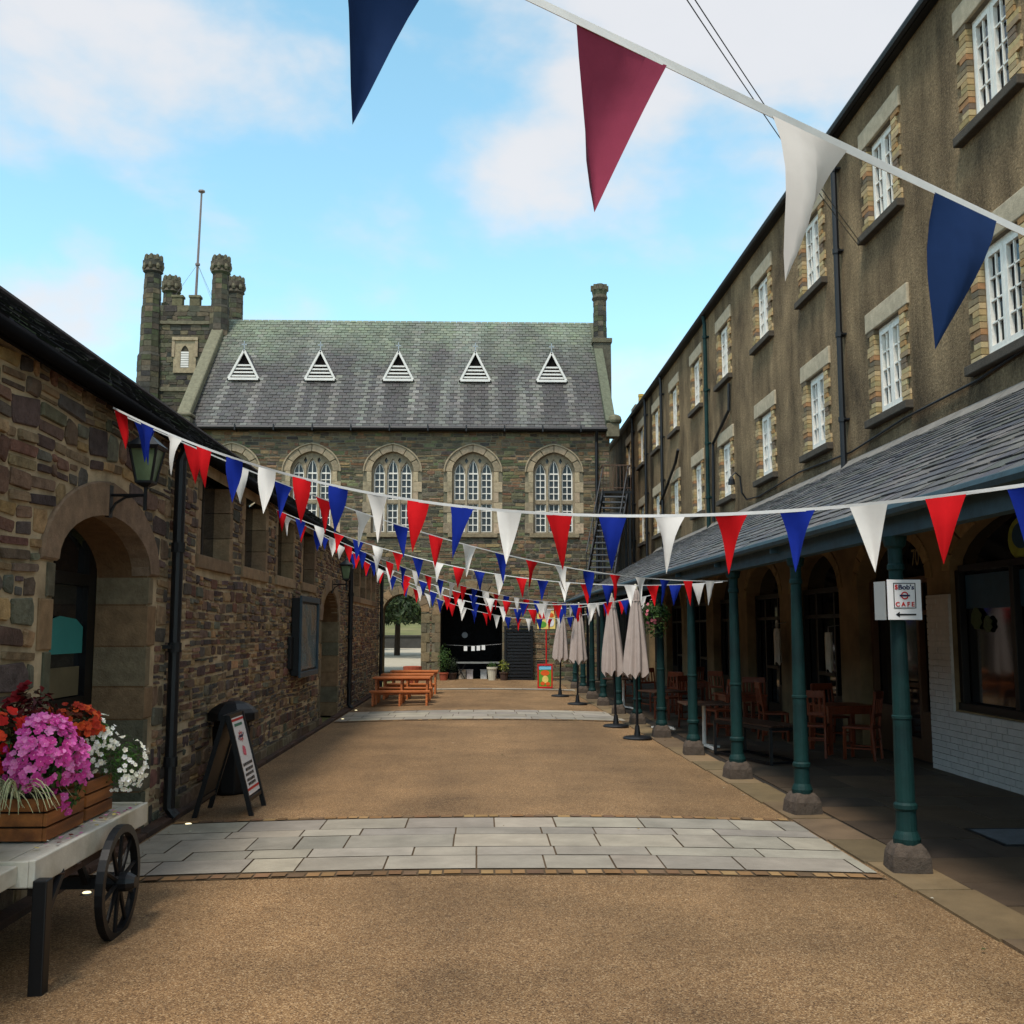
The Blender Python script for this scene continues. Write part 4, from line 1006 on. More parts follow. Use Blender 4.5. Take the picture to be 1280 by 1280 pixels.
# ================================================================== BUNTING
def cam_frame():
    p = math.atan(147/1300); a = math.atan(40/1300*math.cos(p)); return p, a
PCH, YAW = cam_frame()
def bunting(label, P0, P1, zmid, tmid, n, t0, t1, order, fh=.285, fw=.172, tape=.012, tilt=.0, lean=0.0, cloth=('red', 'flagwhite', 'blue')):
    """P0,P1 ends; quadratic sag through zmid at tmid; n flags between t0 and t1"""
    P0 = Vector(P0); P1 = Vector(P1)
    dz = P1.z-P0.z; b = (zmid-P0.z-dz*tmid)/(tmid*tmid-tmid); a = dz-b
    def pt(t): q = P0.lerp(P1, t); return Vector((q.x, q.y, P0.z+a*t+b*t*t))
    T = thing('bunting_string', label, 'bunting', tuple(P0), 'red white and blue bunting strings')
    L = (P1-P0).length
    rb = MB(); N_ = 64; pv = None
    hor = Vector((P1.x-P0.x, P1.y-P0.y, 0)).normalized(); side = Vector((-hor.y, hor.x, 0))
    for i in range(N_+1):
        t = i/N_; q = pt(t); ang = .5*nz(t*L*1.3, 3.1, L)+tilt
        e = (Vector((0, 0, 1))*math.cos(ang)+side*math.sin(ang))*tape*.5
        cur = (q+e, q-e, q+e+side*.0015, q-e+side*.0015)
        if pv: 
            rb.quad(pv[0], cur[0], cur[1], pv[1]); rb.quad(pv[2], cur[2], cur[3], pv[3]); rb.quad(pv[0], cur[0], cur[2], pv[2]); rb.quad(pv[1], cur[1], cur[3], pv[3])
        pv = cur
    rb.build('tape', M['tape'], T)
    for k in range(n):
        t = t0+(t1-t0)*k/max(1, n-1); dt = fw/2/L
        A_, B_ = pt(t-dt), pt(t+dt); A_ = A_-Vector((0, 0, tape*.3)); B_ = B_-Vector((0, 0, tape*.3))
        hh = fh*R.uniform(.96, 1.04); sw = side*R.uniform(-.05, .05)*fh/.28+hor*(lean*fh+R.uniform(-.03, .03)*fh/.28)
        tip = (A_+B_)/2+Vector((0, 0, -hh))+sw
        mb = MB(); rows, cols = 6, 4; bul = R.choice((-1, 1))*R.uniform(.008, .03)*fh/.28; tw = R.uniform(-.04, .04); idx = []
        for r_ in range(rows+1):
            v = r_/rows; 
            for c in range(cols+1):
                u = c/cols; pnt = A_.lerp(B_, u).lerp(tip, v)
                # edges pull in a little, as sewn cloth does
                mid = ((A_+B_)/2).lerp(tip, v); pnt = pnt.lerp(mid, .09*math.sin(PI*v)*(abs(u-.5)*2))
                pnt += side*(bul*math.sin(PI*v)*math.sin(PI*u)*1.3+tw*(u-.5)*(1-v)*math.sin(PI*v)*2+.006*math.sin(u*9+k)*(1-v)*v*4*fh/.28)
                mb.v.append(tuple(pnt))
        for r_ in range(rows):
            for c in range(cols):
                i0 = r_*(cols+1)+c; mb.f.append([i0, i0+1, i0+cols+2, i0+cols+1]); mb.c.append((1, 1, 1)); mb.m.append(0)
        o = mb.build('flag', M[cloth['rwb'.index(order[k % len(order)])]], T, smooth=True, fix=False)
    return T
BUNT = []
# overhead string close to the camera
BUNT.append(bunting('overhead bunting string with the largest flags, crossing the sky closest to the viewer', (-2.5, .27, 3.02), (2.70, 2.77, 2.15), 2.567, .5, 13, .1085, .9405, 'rwb', .28, .176, .016, lean=-.19, cloth=('shadedred', 'shadedwhite', 'shadedblue')))
BUNT.append(bunting('bunting string with large flags crossing the yard in front of the hall windows', (-2.5, 7.03, 3.1), (2.62, 3.27, 2.22), 2.125, .60, 22, .014, .972, 'rbw', .26, .15, .014, lean=-.05))
BUNT.append(bunting('bunting string sharing the wall end of the large flag string, ending at a green column', (-2.5, 7.06, 3.08), (2.66, 11.11, 2.12), 2.275, .512, 18, .032, .955, 'brw', .262, .15, .010))
BUNT.append(bunting('bunting string from the eaves above the slot windows to the column beside the parasols', (-2.5, 12.7, 3.06), (2.66, 11.35, 2.12), 2.285, .47, 21, .015, .95, 'rbw', .235, .14, .010))
BUNT.append(bunting('bunting string slanting from the slot windows to the eaves between the parasols', (-2.5, 12.75, 3.04), (2.55, 18.96, 2.10), 2.17, .52, 30, .02, .97, 'wrb', .24, .15, .012))
BUNT.append(bunting('lowest sagging bunting string, from the far lantern to the far end of the arcade', (-2.5, 19.44, 3.1), (2.5, 22.47, 1.98), 1.90, .554, 22, .03, .97, 'wbr', .26, .165, .013))
BUNT.append(bunting('bunting string from the far lantern hanging just above the lowest string', (-2.5, 19.4, 3.08), (2.57, 17.59, 2.14), 1.99, .572, 20, .03, .97, 'brw', .26, .16, .013))
BUNT.append(bunting('bunting string reaching straight across from the slot windows to the arcade, behind the parasol tops', (-2.5, 16.0, 3.08), (2.6, 15.7, 2.12), 2.07, .52, 20, .02, .97, 'bwr', .22, .14, .011))


# overhead wires
w_ = thing('overhead_wire', 'pair of thin dark wires crossing the sky to the roughcast wall', 'wire', (5.2, 13.6, 6.9))
for k, dx in enumerate((0, .09)):
    b = MB(); P = [Vector((5.24, 13.7+dx, 6.9)), Vector((1.76-dx*.7, 7.6, 6.35)), Vector((-2.4, .2, 5.9))]
    pts = [P[0]*(1-t)*(1-t)+(P[1]*2-(P[0]+P[2])/2)*2*t*(1-t)+P[2]*t*t for t in [i/24 for i in range(25)]]
    b.tube(pts, .005, 5); b.build('cable', M['iron'], w_)

# ================================================================== STREET OBJECTS
def base(t): return ORG[t.name]
# ---------------- flower cart
T_K = thing('flower_cart', 'white topped wooden flower cart with black spoked wheels and legs', 'cart', (-2.27, 5.5, 0))
b = MB(); KX0, KX1, KY0, KY1, KZ = -2.60, -1.955, 4.79, 6.36, .588
for q in range(5):
    a = KX0+.03+(KX1-KX0-.06)*q/5; b.box(a+.002, a+(KX1-KX0-.06)/5-.002, KY0+.03, KY1-.03, KZ-.05, KZ-.012-R.uniform(0, .004))
b.build('bed', M['cartwhite'], T_K)
b = MB(); b.box(KX1-.03, KX1, KY0, KY1, KZ-.12, KZ); b.box(KX0, KX0+.03, KY0, KY1, KZ-.12, KZ); b.box(KX0+.03, KX1-.03, KY1-.03, KY1, KZ-.12, KZ+.002); b.box(KX0+.03, KX1-.03, KY0, KY0+.03, KZ-.12, KZ-.004)
b.build('side_board', M['cartwhite'], T_K, bev=.006)
b = MB()
for yy, hh in ((KY1-.16, .035), (KY1-.30, .04), (5.3, .03), (5.1, .03)): b.lathe(KX1-.015, yy, [(KZ-.14, .01), (KZ-.122, .03), (KZ-.119, .03)], 8)
b.box(KX1-.05, KX1-.02, KY0+.05, KY1-.05, KZ-.165, KZ-.122); b.box(KX0+.02, KX0+.05, KY0+.05, KY1-.05, KZ-.165, KZ-.122); b.build('chassis_rail', M['kerbwood'], T_K)
b = MB(); b.box(KX0+.06, KX1-.075, KY0-.30, KY0-.002, KZ-.10, KZ-.02)
b.build('front_board', M['cartwhite'], T_K, bev=.006)
for xx in (KX1+.035, KX0+.05):
    b = MB(); b.box(xx-.032, xx+.032, KY0-.03, KY0+.04, 0, KZ-.08); b.build('leg', M['blackpaint'], T_K, bev=.006)
    b = MB(); b.bar((xx-.02, KY0+.03, .28), (xx-.05, KY0+.33, KZ-.12), .035, .035); b.build('brace', M['blackpaint'], T_K)
WR, WYc = .29, 5.68
b = MB(); b.box(KX0+.02, -1.86, WYc-.03, WYc+.03, WR-.03, WR+.03); b.build('axle', M['blackpaint'], T_K)
b = MB()
for s_ in (-.1, .1): b.bar((KX1-.06, WYc+s_, WR+.02), (KX1-.06, WYc+s_*2.4, KZ-.12), .03, .03); b.bar((KX0+.06, WYc+s_, WR+.02), (KX0+.06, WYc+s_*2.4, KZ-.12), .03, .03)
b.build('spring_bracket', M['blackpaint'], T_K)
for xw in (-1.885, KX0-.02):
    b = MB(); n = 32
    for k in range(n):
        t0, t1 = 2*PI*k/n, 2*PI*(k+1)/n
        P = [(xw+dx, WYc+r_*math.cos(t), WR+r_*math.sin(t)) for t in (t0, t1) for (dx, r_) in ((-.02, WR), (.02, WR), (.02, WR-.04), (-.02, WR-.04))]
        b.add(P, [(0, 1, 5, 4), (1, 2, 6, 5), (2, 3, 7, 6), (3, 0, 4, 7)])
    wh_ = b.build('wheel', M['blackpaint'], T_K)
    b = MB(); b.tube([(xw-.06, WYc, WR), (xw-.05, WYc, WR), (xw+.05, WYc, WR), (xw+.09, WYc, WR)], [.03, .05, .05, .03], 12); b.build('hub', M['blackpaint'], wh_)
    for k in range(10):
        t = 2*PI*k/10+.2; b = MB(); b.tube([(xw, WYc+.045*math.cos(t), WR+.045*math.sin(t)), (xw, WYc+(WR-.03)*math.cos(t), WR+(WR-.03)*math.sin(t))], [.013, .010], 6); b.build('spoke', M['blackpaint'], wh_)
# planters
def planter(label, x0, x1, y0, y1, h=.21, group='wooden planters on the cart'):
    z0 = KZ-.008; t = thing('planter_box', label, 'planter', ((x0+x1)/2, (y0+y1)/2, z0), group)
    for (sx_, sy_, nm) in ((1, 0, 'side'), (-1, 0, 'side'), (0, 1, 'side'), (0, -1, 'side')):
        b = MB()
        for q in range(3):
            za = z0+.004+q*h/3; zb_ = z0+(q+1)*h/3-.006
            if sx_: xx = x1 if sx_ > 0 else x0; b.box(xx-.01, xx+.01, y0-.009, y1+.009, za, zb_)
            else: yy = y1 if sy_ > 0 else y0; b.box(x0+.011, x1-.011, yy-.01, yy+.01, za, zb_)
        b.build('side_slats', M['planter'], t, bev=.003)
    b = MB(); b.box(x0+.012, x1-.012, y0+.012, y1-.012, z0, z0+h-.03); b.build('soil', M['soil'], t)
    return t
planter('slatted wooden planter of pink flowers, nearest the front of the white cart', -2.57, -2.10, 5.24, 5.70)
planter('slatted wooden planter of white trailing flowers at the far end of the cart', -2.57, -2.11, 5.78, 6.16)
# plants: many small leaves and blossoms through a volume
def leafy(mb, cen, rad3, n, cols, size, lo=0.0, shell=.45):
    cen = Vector(cen)
    for _ in range(n):
        d = Vector((R.gauss(0, 1), R.gauss(0, 1), R.gauss(0, 1))).normalized()
        k = R.uniform(shell, 1.0); p = cen+Vector((d.x*rad3[0], d.y*rad3[1], d.z*rad3[2]))*k
        if p.z < lo: continue
        nrm = (d+Vector((R.uniform(-.8, .8), R.uniform(-.8, .8), R.uniform(-.2, .9)))).normalized()
        a = nrm.cross(Vector((R.uniform(-1, 1), R.uniform(-1, 1), R.uniform(-1, 1)))).normalized(); b_ = nrm.cross(a)
        L_ = size*R.uniform(.6, 1.3); w_ = L_*R.uniform(.3, .5)
        mb.add([p-a*L_*.5, p+b_*w_*.5+nrm*L_*.08, p+a*L_*.55-nrm*L_*.12, p-b_*w_*.5+nrm*L_*.08], [(0, 1, 2, 3)], jit(R.choice(cols), .25))
def blossom(mb, p, n_, r_, col, petals=5, eye=None):
    n_ = n_.normalized(); a = n_.cross(Vector((.3, .8, .5))).normalized(); b_ = n_.cross(a); rot = R.uniform(0, 6)
    for k in range(petals):
        t = rot+2*PI*k/petals; d = a*math.cos(t)+b_*math.sin(t); s_ = n_.cross(d)
        w_ = r_*.5; up_ = n_*r_*R.uniform(.0, .55)
        mb.add([p, p+d*r_*.55+s_*w_+up_*.5, p+d*r_+s_*w_*.45+up_, p+d*r_-s_*w_*.45+up_, p+d*r_*.55-s_*w_+up_*.5], [(0, 1, 2, 3, 4)], jit(col, .14))
    if eye: mb.add([p+n_*.003+(a*math.cos(q*2.1)+b_*math.sin(q*2.1))*r_*.16 for q in range(3)], [(0, 1, 2)], eye)
def plant(name, label, cen, r3, nleaf, lcols, lsize, nbl=0, bcol=None, br=.02, lo=.5, petals=5, eye=None, front=None, cat='plant'):
    t = thing(name, label, cat, (cen[0], cen[1], KZ+.18), 'plants growing in the cart planters')
    b = MB(); leafy(b, cen, r3, nleaf, lcols, lsize, lo); b.build('foliage', M['leaf'], t, fix=False)
    if nbl:
        b = MB(); k = 0; cl_ = []
        while len(cl_) < max(6, nbl//8):
            d = Vector((R.gauss(0, 1), R.gauss(0, 1), R.gauss(0, 1))).normalized()
            if not front or d.dot(Vector(front)) > R.uniform(-.5, .5): cl_.append(d)
        while k < nbl:
            d = (R.choice(cl_)+Vector((R.gauss(0, .2), R.gauss(0, .2), R.gauss(0, .2)))*(2 if br < .016 else 1)).normalized()
            if front and d.dot(Vector(front)) < R.uniform(-.5, .6): continue
            p = Vector(cen)+Vector((d.x*r3[0], d.y*r3[1], d.z*r3[2]))*R.uniform(.9, 1.1)
            if p.z < lo: k += 1; continue
            nn = (d+Vector((.25, -.5, .35))+Vector((R.uniform(-.4, .4), R.uniform(-.4, .4), R.uniform(-.3, .4)))).normalized()
            blossom(b, p, nn, br*R.uniform(.8, 1.15), R.choice(bcol), petals, eye); k += 1
        b.build('blossom', M['petal'], t, fix=False)
    return t
GR = [C(52, 82, 34), C(70, 100, 42), C(40, 64, 30), C(88, 116, 54)]
DK = [C(88, 18, 22), C(70, 14, 22), C(110, 26, 24), C(60, 40, 26)]
PK = [C(220, 84, 170), C(232, 110, 188), C(206, 62, 150), C(238, 140, 200)]
plant('pink_flowers', 'mass of pink blossoms spilling over the corner of the front planter', (-2.18, 5.36, .98), (.16, .21, .19), 620, GR, .06, 250, PK, .021, .66, 5, C(250, 200, 210), (.6, -.8, .1))
plant('pink_trailing_flowers', 'pink blossoms trailing down the side of the front planter', (-2.10, 5.52, .86), (.08, .15, .19), 120, GR, .045, 90, PK, .021, .64, 5, C(250, 200, 210), (.9, -.5, 0))
plant('red_flowers', 'bright red begonia flowers at the back of the front planter beside the cart edge', (-2.46, 5.40, 1.02), (.17, .2, .19), 420, [C(62, 60, 28), C(84, 80, 34), C(70, 40, 24), C(50, 62, 30)], .06, 36, [C(220, 36, 22), C(196, 26, 18), C(228, 70, 30)], .032, .7, 6, None, (.2, -1, .4))
plant('dark_red_plant', 'tall dark red leafed plant standing up behind the pink flowers', (-2.40, 5.74, 1.08), (.14, .16, .22), 420, DK, .06, 26, [C(120, 12, 26), C(140, 16, 26)], .03, .8, 6, None, (.2, -1, .5))
plant('orange_flowers', 'orange red starry flowers between the dark red plant and the white flowers', (-2.24, 5.86, 1.07), (.16, .14, .12), 300, [C(96, 36, 22), C(120, 48, 24), C(70, 60, 30)], .05, 90, [C(200, 70, 26), C(176, 46, 22), C(214, 92, 36)], .020, .8, 6, None, (.3, -1, .5))
plant('white_flowers', 'small white flowers on bushy green stems over the far planter', (-2.16, 5.98, .98), (.12, .15, .16), 520, [C(60, 92, 36), C(80, 116, 48), C(98, 130, 60)], .032, 80, [C(236, 232, 214), C(246, 244, 236)], .014, .72, 5, C(220, 200, 80), (.6, -.8, .3))
plant('white_trailing_flowers', 'small white flowers trailing beyond the far planter towards the drainpipe', (-2.03, 6.12, .84), (.13, .14, .16), 380, [C(60, 92, 36), C(80, 116, 48), C(52, 80, 34)], .03, 80, [C(236, 232, 214), C(246, 244, 236)], .014, .6, 5, C(220, 200, 80), (.7, -.7, .2))
t = thing('striped_grass_plant', 'spider plant with arching cream striped blades at the front of the planter', 'plant', (-2.34, 5.22, .78), 'plants growing in the cart planters')
b = MB()
for (cx, cy) in ((-2.34, 5.25), (-2.48, 5.26), (-2.24, 5.23)):
    for _ in range(34):
        th = R.uniform(0, 2*PI); L_ = R.uniform(.14, .3); hgt = R.uniform(.06, .17); d = Vector((math.cos(th), math.sin(th), 0)); s_ = Vector((-d.y, d.x, 0)); pv = None; c1 = R.choice([C(70, 92, 48), C(52, 74, 38), C(92, 112, 60)]); c2 = C(206, 204, 160)
        for i in range(7):
            k = i/6; p = Vector((cx, cy, .79))+d*L_*k+Vector((0, 0, hgt*4*k*(1-k*.78)*(.62)-.09*k*k*k)); w_ = .010*(1-k*.85)
            cur = (p-s_*w_, p-s_*w_*.35+Vector((0, 0, -.002)), p+s_*w_*.35+Vector((0, 0, -.002)), p+s_*w_)
            if pv:
                b.quad(pv[0], pv[1], cur[1], cur[0], c2); b.quad(pv[1], pv[2], cur[2], cur[1], c1); b.quad(pv[2], pv[3], cur[3], cur[2], c2)
            pv = cur
b.build('blades', M['leaf'], t, fix=False)
pet = MB()
for _ in range(46):
    k = R.random()**.6; x = KX1-.04-R.uniform(0, .10); y = R.uniform(5.0, 6.3); pet_c = R.choice([C(220, 140, 180), C(230, 226, 210), C(196, 84, 140), C(216, 196, 120), C(120, 60, 50)])
    a = R.uniform(0, 6); r_ = R.uniform(.006, .016); pet.add([(x+r_*math.cos(a+q*1.57), y+r_*math.sin(a+q*1.57), KZ-.006+R.uniform(0, .008)) for q in range(4)], [(0, 1, 2, 3)], pet_c)
tag(pet.build('fallen_petals', M['petal'], fix=False), 'scatter of fallen petals lying on the white cart top', 'petals', kind='stuff')

# ---------------- litter bin
t = thing('litter_bin', 'dark litter bin with overhanging hooded lid against the stone wall', 'bin', (-2.43, 10.5, 0))
b = MB(); b.lathe(-2.43, 10.5, [(.0, .15), (.03, .17), (.62, .2), (.66, .2)], 8, rot=PI/8); b.build('body', M['blackpaint'], t, bev=.01)
b = MB(); b.lathe(-2.43, 10.5, [(.70, .2), (.72, .25), (.79, .245), (.83, .21), (.88, .13), (.9, .05)], 8, rot=PI/8); b.lathe(-2.43, 10.5, [(.655, .185), (.71, .185)], 8, rot=PI/8); b.build('lid', M['blackpaint'], t, bev=.008)

# ---------------- A-board
t = thing('a_board', 'black folding A-board with white printed panel standing beside the bin', 'sign', (-2.18, 9.42, 0))
def aboard_side(sgn, mat_):
    b = MB(); xb = -2.18+sgn*.245; xt = -2.18+sgn*.012
    for yy in (9.16, 9.68): b.bar((xb, yy, 0), (xt, yy, .86), .04, .03, up=(0, 1, 0))
    b.bar((xt, 9.14, .85), (xt, 9.70, .85), .03, .035); z = .15; k = z/.86; b.bar((xb+(xt-xb)*k, 9.18, z), (xb+(xt-xb)*k, 9.66, z), .025, .035)
    return b.build('frame', mat_, t), xb, xt
for s_ in (1, -1):
    fo, xb, xt = aboard_side(s_, M['blackpaint'])
    def on(v, z, n=0, xb=xb, xt=xt, s_=s_):
        k = z/.86; return Vector((xb+(xt-xb)*k+s_*n, v, z+n*.25))
    b = MB(); P = [on(9.185, .18, .006), on(9.655, .18, .006), on(9.655, .83, .006), on(9.185, .83, .006)]; b.prism(P, (-s_*.012, 0, 0)); b.build('panel', M['signwhite'] if s_ > 0 else M['blackpaint'], t)
    if s_ < 0: continue
    def patch(nm, m_, rects, n=.0085):
        b = MB()
        for (v0, v1, z0, z1) in rects: b.add([on(v0, z0, n), on(v1, z0, n), on(v1, z1, n), on(v0, z1, n)], [(0, 1, 2, 3)])
        b.build(nm, m_, t)
    patch('red_stripe', M['signred'], [(9.19, 9.65, .80, .82), (9.19, 9.65, .215, .235)])
    sy = 9.42
    rects = []
    for (zc, seed) in ((.43, 1), (.385, 2), (.345, 3), (.30, 4), (.265, 5)):
        R2 = random.Random(seed); v = 9.26+R2.uniform(0, .05)
        while v < 9.56: l = R2.uniform(.018, .05); rects.append((v, v+l, zc-.012, zc+.012)); v += l+.012
    patch('small_print', M['signblack'], rects)
    patch('green_heading', mat('print_teal', C(60, 110, 90), rough=.5), [(9.28, 9.56, .755, .778)])
    b = MB()
    for k in range(8):
        a = 2*PI*k/8; r0 = .022; 
        b.add([on(sy+.10*math.cos(a), .665+.055*math.sin(a), .0086), on(sy+.05*math.cos(a+.4), .665+.028*math.sin(a+.4), .0086), on(sy+.04*math.cos(a), .665+.02*math.sin(a), .0086), on(sy+.05*math.cos(a-.4), .665+.028*math.sin(a-.4), .0086)], [(0, 1, 2, 3)])
    b.build('star_emblem', M['signred'], t)
    patch('emblem_bars', M['signnavy'], [(sy-.07, sy+.07, .655, .675), (sy-.11, sy-.08, .64, .66), (sy+.08, sy+.11, .67, .69)], .0092)
    b = MB(); b.add([on(sy+.06*math.cos(q*PI/6), .54+.045*math.sin(q*PI/6)*(1+.2*math.sin(q*2)), .0086) for q in range(12)], [tuple(range(12))]); b.build('rose_print', mat('print_rose', C(206, 96, 110), var=.3, vs=30), t)

# ---------------- ground lights
for i, (x, y, lb) in enumerate(((-2.37, 6.58, 'small lit ground light by the cart wheel at the wall kerb'), (-2.38, 8.82, 'small lit ground light in front of the A-board'), (-2.44, 18.91, 'small lit ground light at the foot of the second arch'), (-2.44, 20.92, 'small lit ground light beside the far paving band'))):
    t = thing('ground_light', lb, 'light', (x, y, camber(x)), 'recessed ground lights along the wall')
    b = MB(); b.lathe(x, y, [(camber(x)-.01, .035), (camber(x)+.010, .035)], 14); b.build('rim', M['steel'], t)
    b = MB(); b.lathe(x, y, [(camber(x)+.0105, .026), (camber(x)+.015, .022)], 14); b.build('lens', M['litground'], t)
t = thing('inspection_cover', 'grey metal inspection cover set in the arcade paving', 'cover', (4.2, 8.1, 0))
b = MB(); b.box(3.9, 4.5, 7.8, 8.4, 0, .022, T=None); b.build('plate', mat('cover_metal', C(96, 100, 104), var=.3, vs=9, rough=.5, bump=.5, bs=60), t, bev=.004)
b = MB()
for (a0, a1, c0, c1) in ((3.87, 4.53, 7.77, 7.797), (3.87, 4.53, 8.403, 8.43), (3.87, 3.897, 7.8, 8.4), (4.503, 4.53, 7.8, 8.4)): b.box(a0, a1, c0, c1, 0, .024)
b.build('frame', M['iron'], t)

# ---------------- parasols
def parasol(label, x, y, lean, h=2.16, hem=.95, r=.2):
    t = thing('closed_parasol', label, 'parasol', (x, y, camber(x)), 'closed parasols along the arcade edge')
    z0 = camber(x)
    b = MB(); b.lathe(x, y, [(z0, .21), (z0+.02, .215), (z0+.04, .19), (z0+.055, .05), (z0+.2, .03)], 20); b.build('base', M['iron'], t)
    b = MB(); b.tube([(x, y, z0+.05), (x+lean*.5, y, z0+1.2), (x+lean, y, z0+h+.05)], [.02, .02, .012], 8); b.build('pole', M['blackpaint'], t)
    b = MB(); n = 48; ph = R.uniform(0, 6); zs = [hem, hem+.12, hem+.35, hem+.6, hem+.85, h-.22, h-.16, h-.1, h-.04, h]
    rs_ = [r, r*.98, r*.88, r*.74, r*.56, r*.40, r*.34, r*.36, r*.25, .02]; vs = []; fs = []
    for i, (z, rr) in enumerate(zip(zs, rs_)):
        k = i/(len(zs)-1)
        for j in range(n):
            th = 2*PI*j/n; fold = 1+.24*(1-k*.6)*math.cos(8*th+ph+.5*math.sin(z*3+ph))+.08*math.sin(3*th+z*4)
            zz = z+((.05*math.cos(8*th+ph)+.02*math.sin(3*th+ph)) if i == 0 else 0)
            cx = x+lean*(z-z0)/h
            vs.append((cx+rr*fold*math.cos(th), y+rr*fold*math.sin(th), z0+zz))
    for i in range(len(zs)-1):
        for j in range(n): fs.append((i*n+j, i*n+(j+1) % n, (i+1)*n+(j+1) % n, (i+1)*n+j))
    b.add(vs, fs); b.build('canopy', M['parasol'], t, smooth=True, fix=False)
    b = MB(); b.tube([(x+lean*(h-.19)/h+r*.42*math.cos(q*PI/8), y+r*.42*math.sin(q*PI/8), z0+h-.19) for q in range(16)], .008, 5, closed=True); b.build('tie', M['parasol'], t)
    b = MB(); b.lathe(x+lean, y, [(z0+h-.02, .035), (z0+h+.03, .03), (z0+h+.06, .01)], 10); b.build('finial', M['palepot'], t)
parasol('closed beige parasol on a round base, nearest of the four beside the columns', 2.30, 15.38, .0, 2.2, .92, .165)
parasol('closed beige parasol standing just behind the nearest parasol', 2.23, 17.25, -.06, 2.14, .86, .165)
parasol('closed beige parasol third along the arcade edge, with its hem above the stone bases', 2.07, 22.3, .04, 2.1, .9, .165)
parasol('closed beige parasol farthest down the yard beside the ice cream board', 1.90, 24.9, .05, 2.08, .86, .165)

# ---------------- wooden tables and benches
def trestle(name, label, cat, y, x0, x1, dep, h, grp, legs=3):
    t = thing(name, label, cat, ((x0+x1)/2, y, 0), grp); n = 4 if dep > .4 else 2; zc = camber((x0+x1)/2)
    b = MB()
    for q in range(n):
        a = y-dep/2+dep*q/n; b.box(x0, x1, a+.005, a+dep/n-.005, zc+h-.035, zc+h)
    b.box(x0+.02, x1-.02, y-.02, y+.02, zc+h-.085, zc+h-.036); b.build('top' if dep > .4 else 'seat', M['orangewood'], t, bev=.004)
    xs_ = (x0+.07, (x0+x1)/2, x1-.07) if legs == 3 else (x0+.07, x1-.07)
    for xx in xs_:
        for s_ in (-1, 1):
            b = MB(); b.bar((xx, y+s_*dep*.42, zc), (xx, y+s_*dep*.34, zc+h-.036), .04, .045); b.build('leg', M['orangewood'], t)
        b = MB(); b.box(xx-.02, xx+.02, y-dep*.33, y+dep*.33, zc+h*.45, zc+h*.45+.04); b.build('stretcher', M['orangewood'], t)
    return t
X0b, X1b = -2.28, -1.05
trestle('wooden_bench', 'reddish wooden bench in front of the row, nearest the pale paving band', 'bench', 21.95, X0b, X1b+.02, .3, .31, 'wooden benches beside the tables')
trestle('wooden_table', 'reddish wooden table standing right behind the front bench', 'table', 22.55, X0b+.02, X1b, .62, .57, 'slatted wooden tables')
trestle('wooden_bench', 'reddish wooden bench tucked between the front table and the middle table', 'bench', 23.2, X0b, X1b+.01, .3, .31, 'wooden benches beside the tables')
trestle('wooden_table', 'reddish wooden table in the middle of the row by the stone wall', 'table', 24.1, X0b+.05, X1b, .62, .57, 'slatted wooden tables')
trestle('wooden_bench', 'reddish wooden bench behind the middle table', 'bench', 24.8, X0b+.05, X1b, .3, .31, 'wooden benches beside the tables')
trestle('wooden_table', 'reddish wooden table at the far end of the row before the archway', 'table', 25.9, X0b+.1, X1b+.03, .62, .57, 'slatted wooden tables')
t = thing('terracotta_pot', 'terracotta tub standing at the archway behind the wooden tables', 'pot', (-1.95, 30.5, 0))
b = MB(); b.lathe(-1.95, 30.5, [(0, .16), (.42, .24), (.44, .27), (.54, .27), (.55, .23), (.5, .22)], 16); b.build('tub', M['terracotta'], t)
b = MB(); b.lathe(-1.95, 30.5, [(.44, .21), (.51, .2)], 12); b.build('soil', M['soil'], t)

# ---------------- cafe furniture under the arcade
def make_chair():
    t = thing('cafe_chair', 'x', 'chair', (0, 0, 0), 'wooden cafe chairs under the arcade')
    b = MB(); b.box(-.18, .18, -.18, .18, .37, .40); b.build('seat', M['chairwood'], t, local=True, bev=.006)
    for sx_ in (-1, 1):
        b = MB(); b.bar((sx_*.165, -.165, 0), (sx_*.16, -.16, .37), .032, .032); b.build('leg', M['chairwood'], t, local=True)
        b = MB(); b.tube([(sx_*.165, .20, 0), (sx_*.165, .17, .37), (sx_*.165, .23, .82)], [.018, .018, .016], 6); b.build('leg', M['chairwood'], t, local=True)
    b = MB(); b.box(-.165, .165, .205, .235, .74, .83); b.box(-.155, .155, .19, .21, .52, .56)
    for q in range(4): b.bar((-.11+q*.073, .2, .56), (-.11+q*.073, .22, .74), .028, .012)
    b.build('backrest', M['chairwood'], t, local=True, bev=.004)
    b = MB(); b.bar((-.16, -.16, .18), (.16, -.16, .18), .02, .02); b.bar((-.16, -.16, .14), (-.165, .19, .14), .02, .02); b.bar((.16, -.16, .14), (.165, .19, .14), .02, .02); b.bar((-.16, .18, .24), (.16, .18, .24), .02, .02); b.build('stretcher', M['chairwood'], t, local=True)
    return t
ch0 = make_chair()
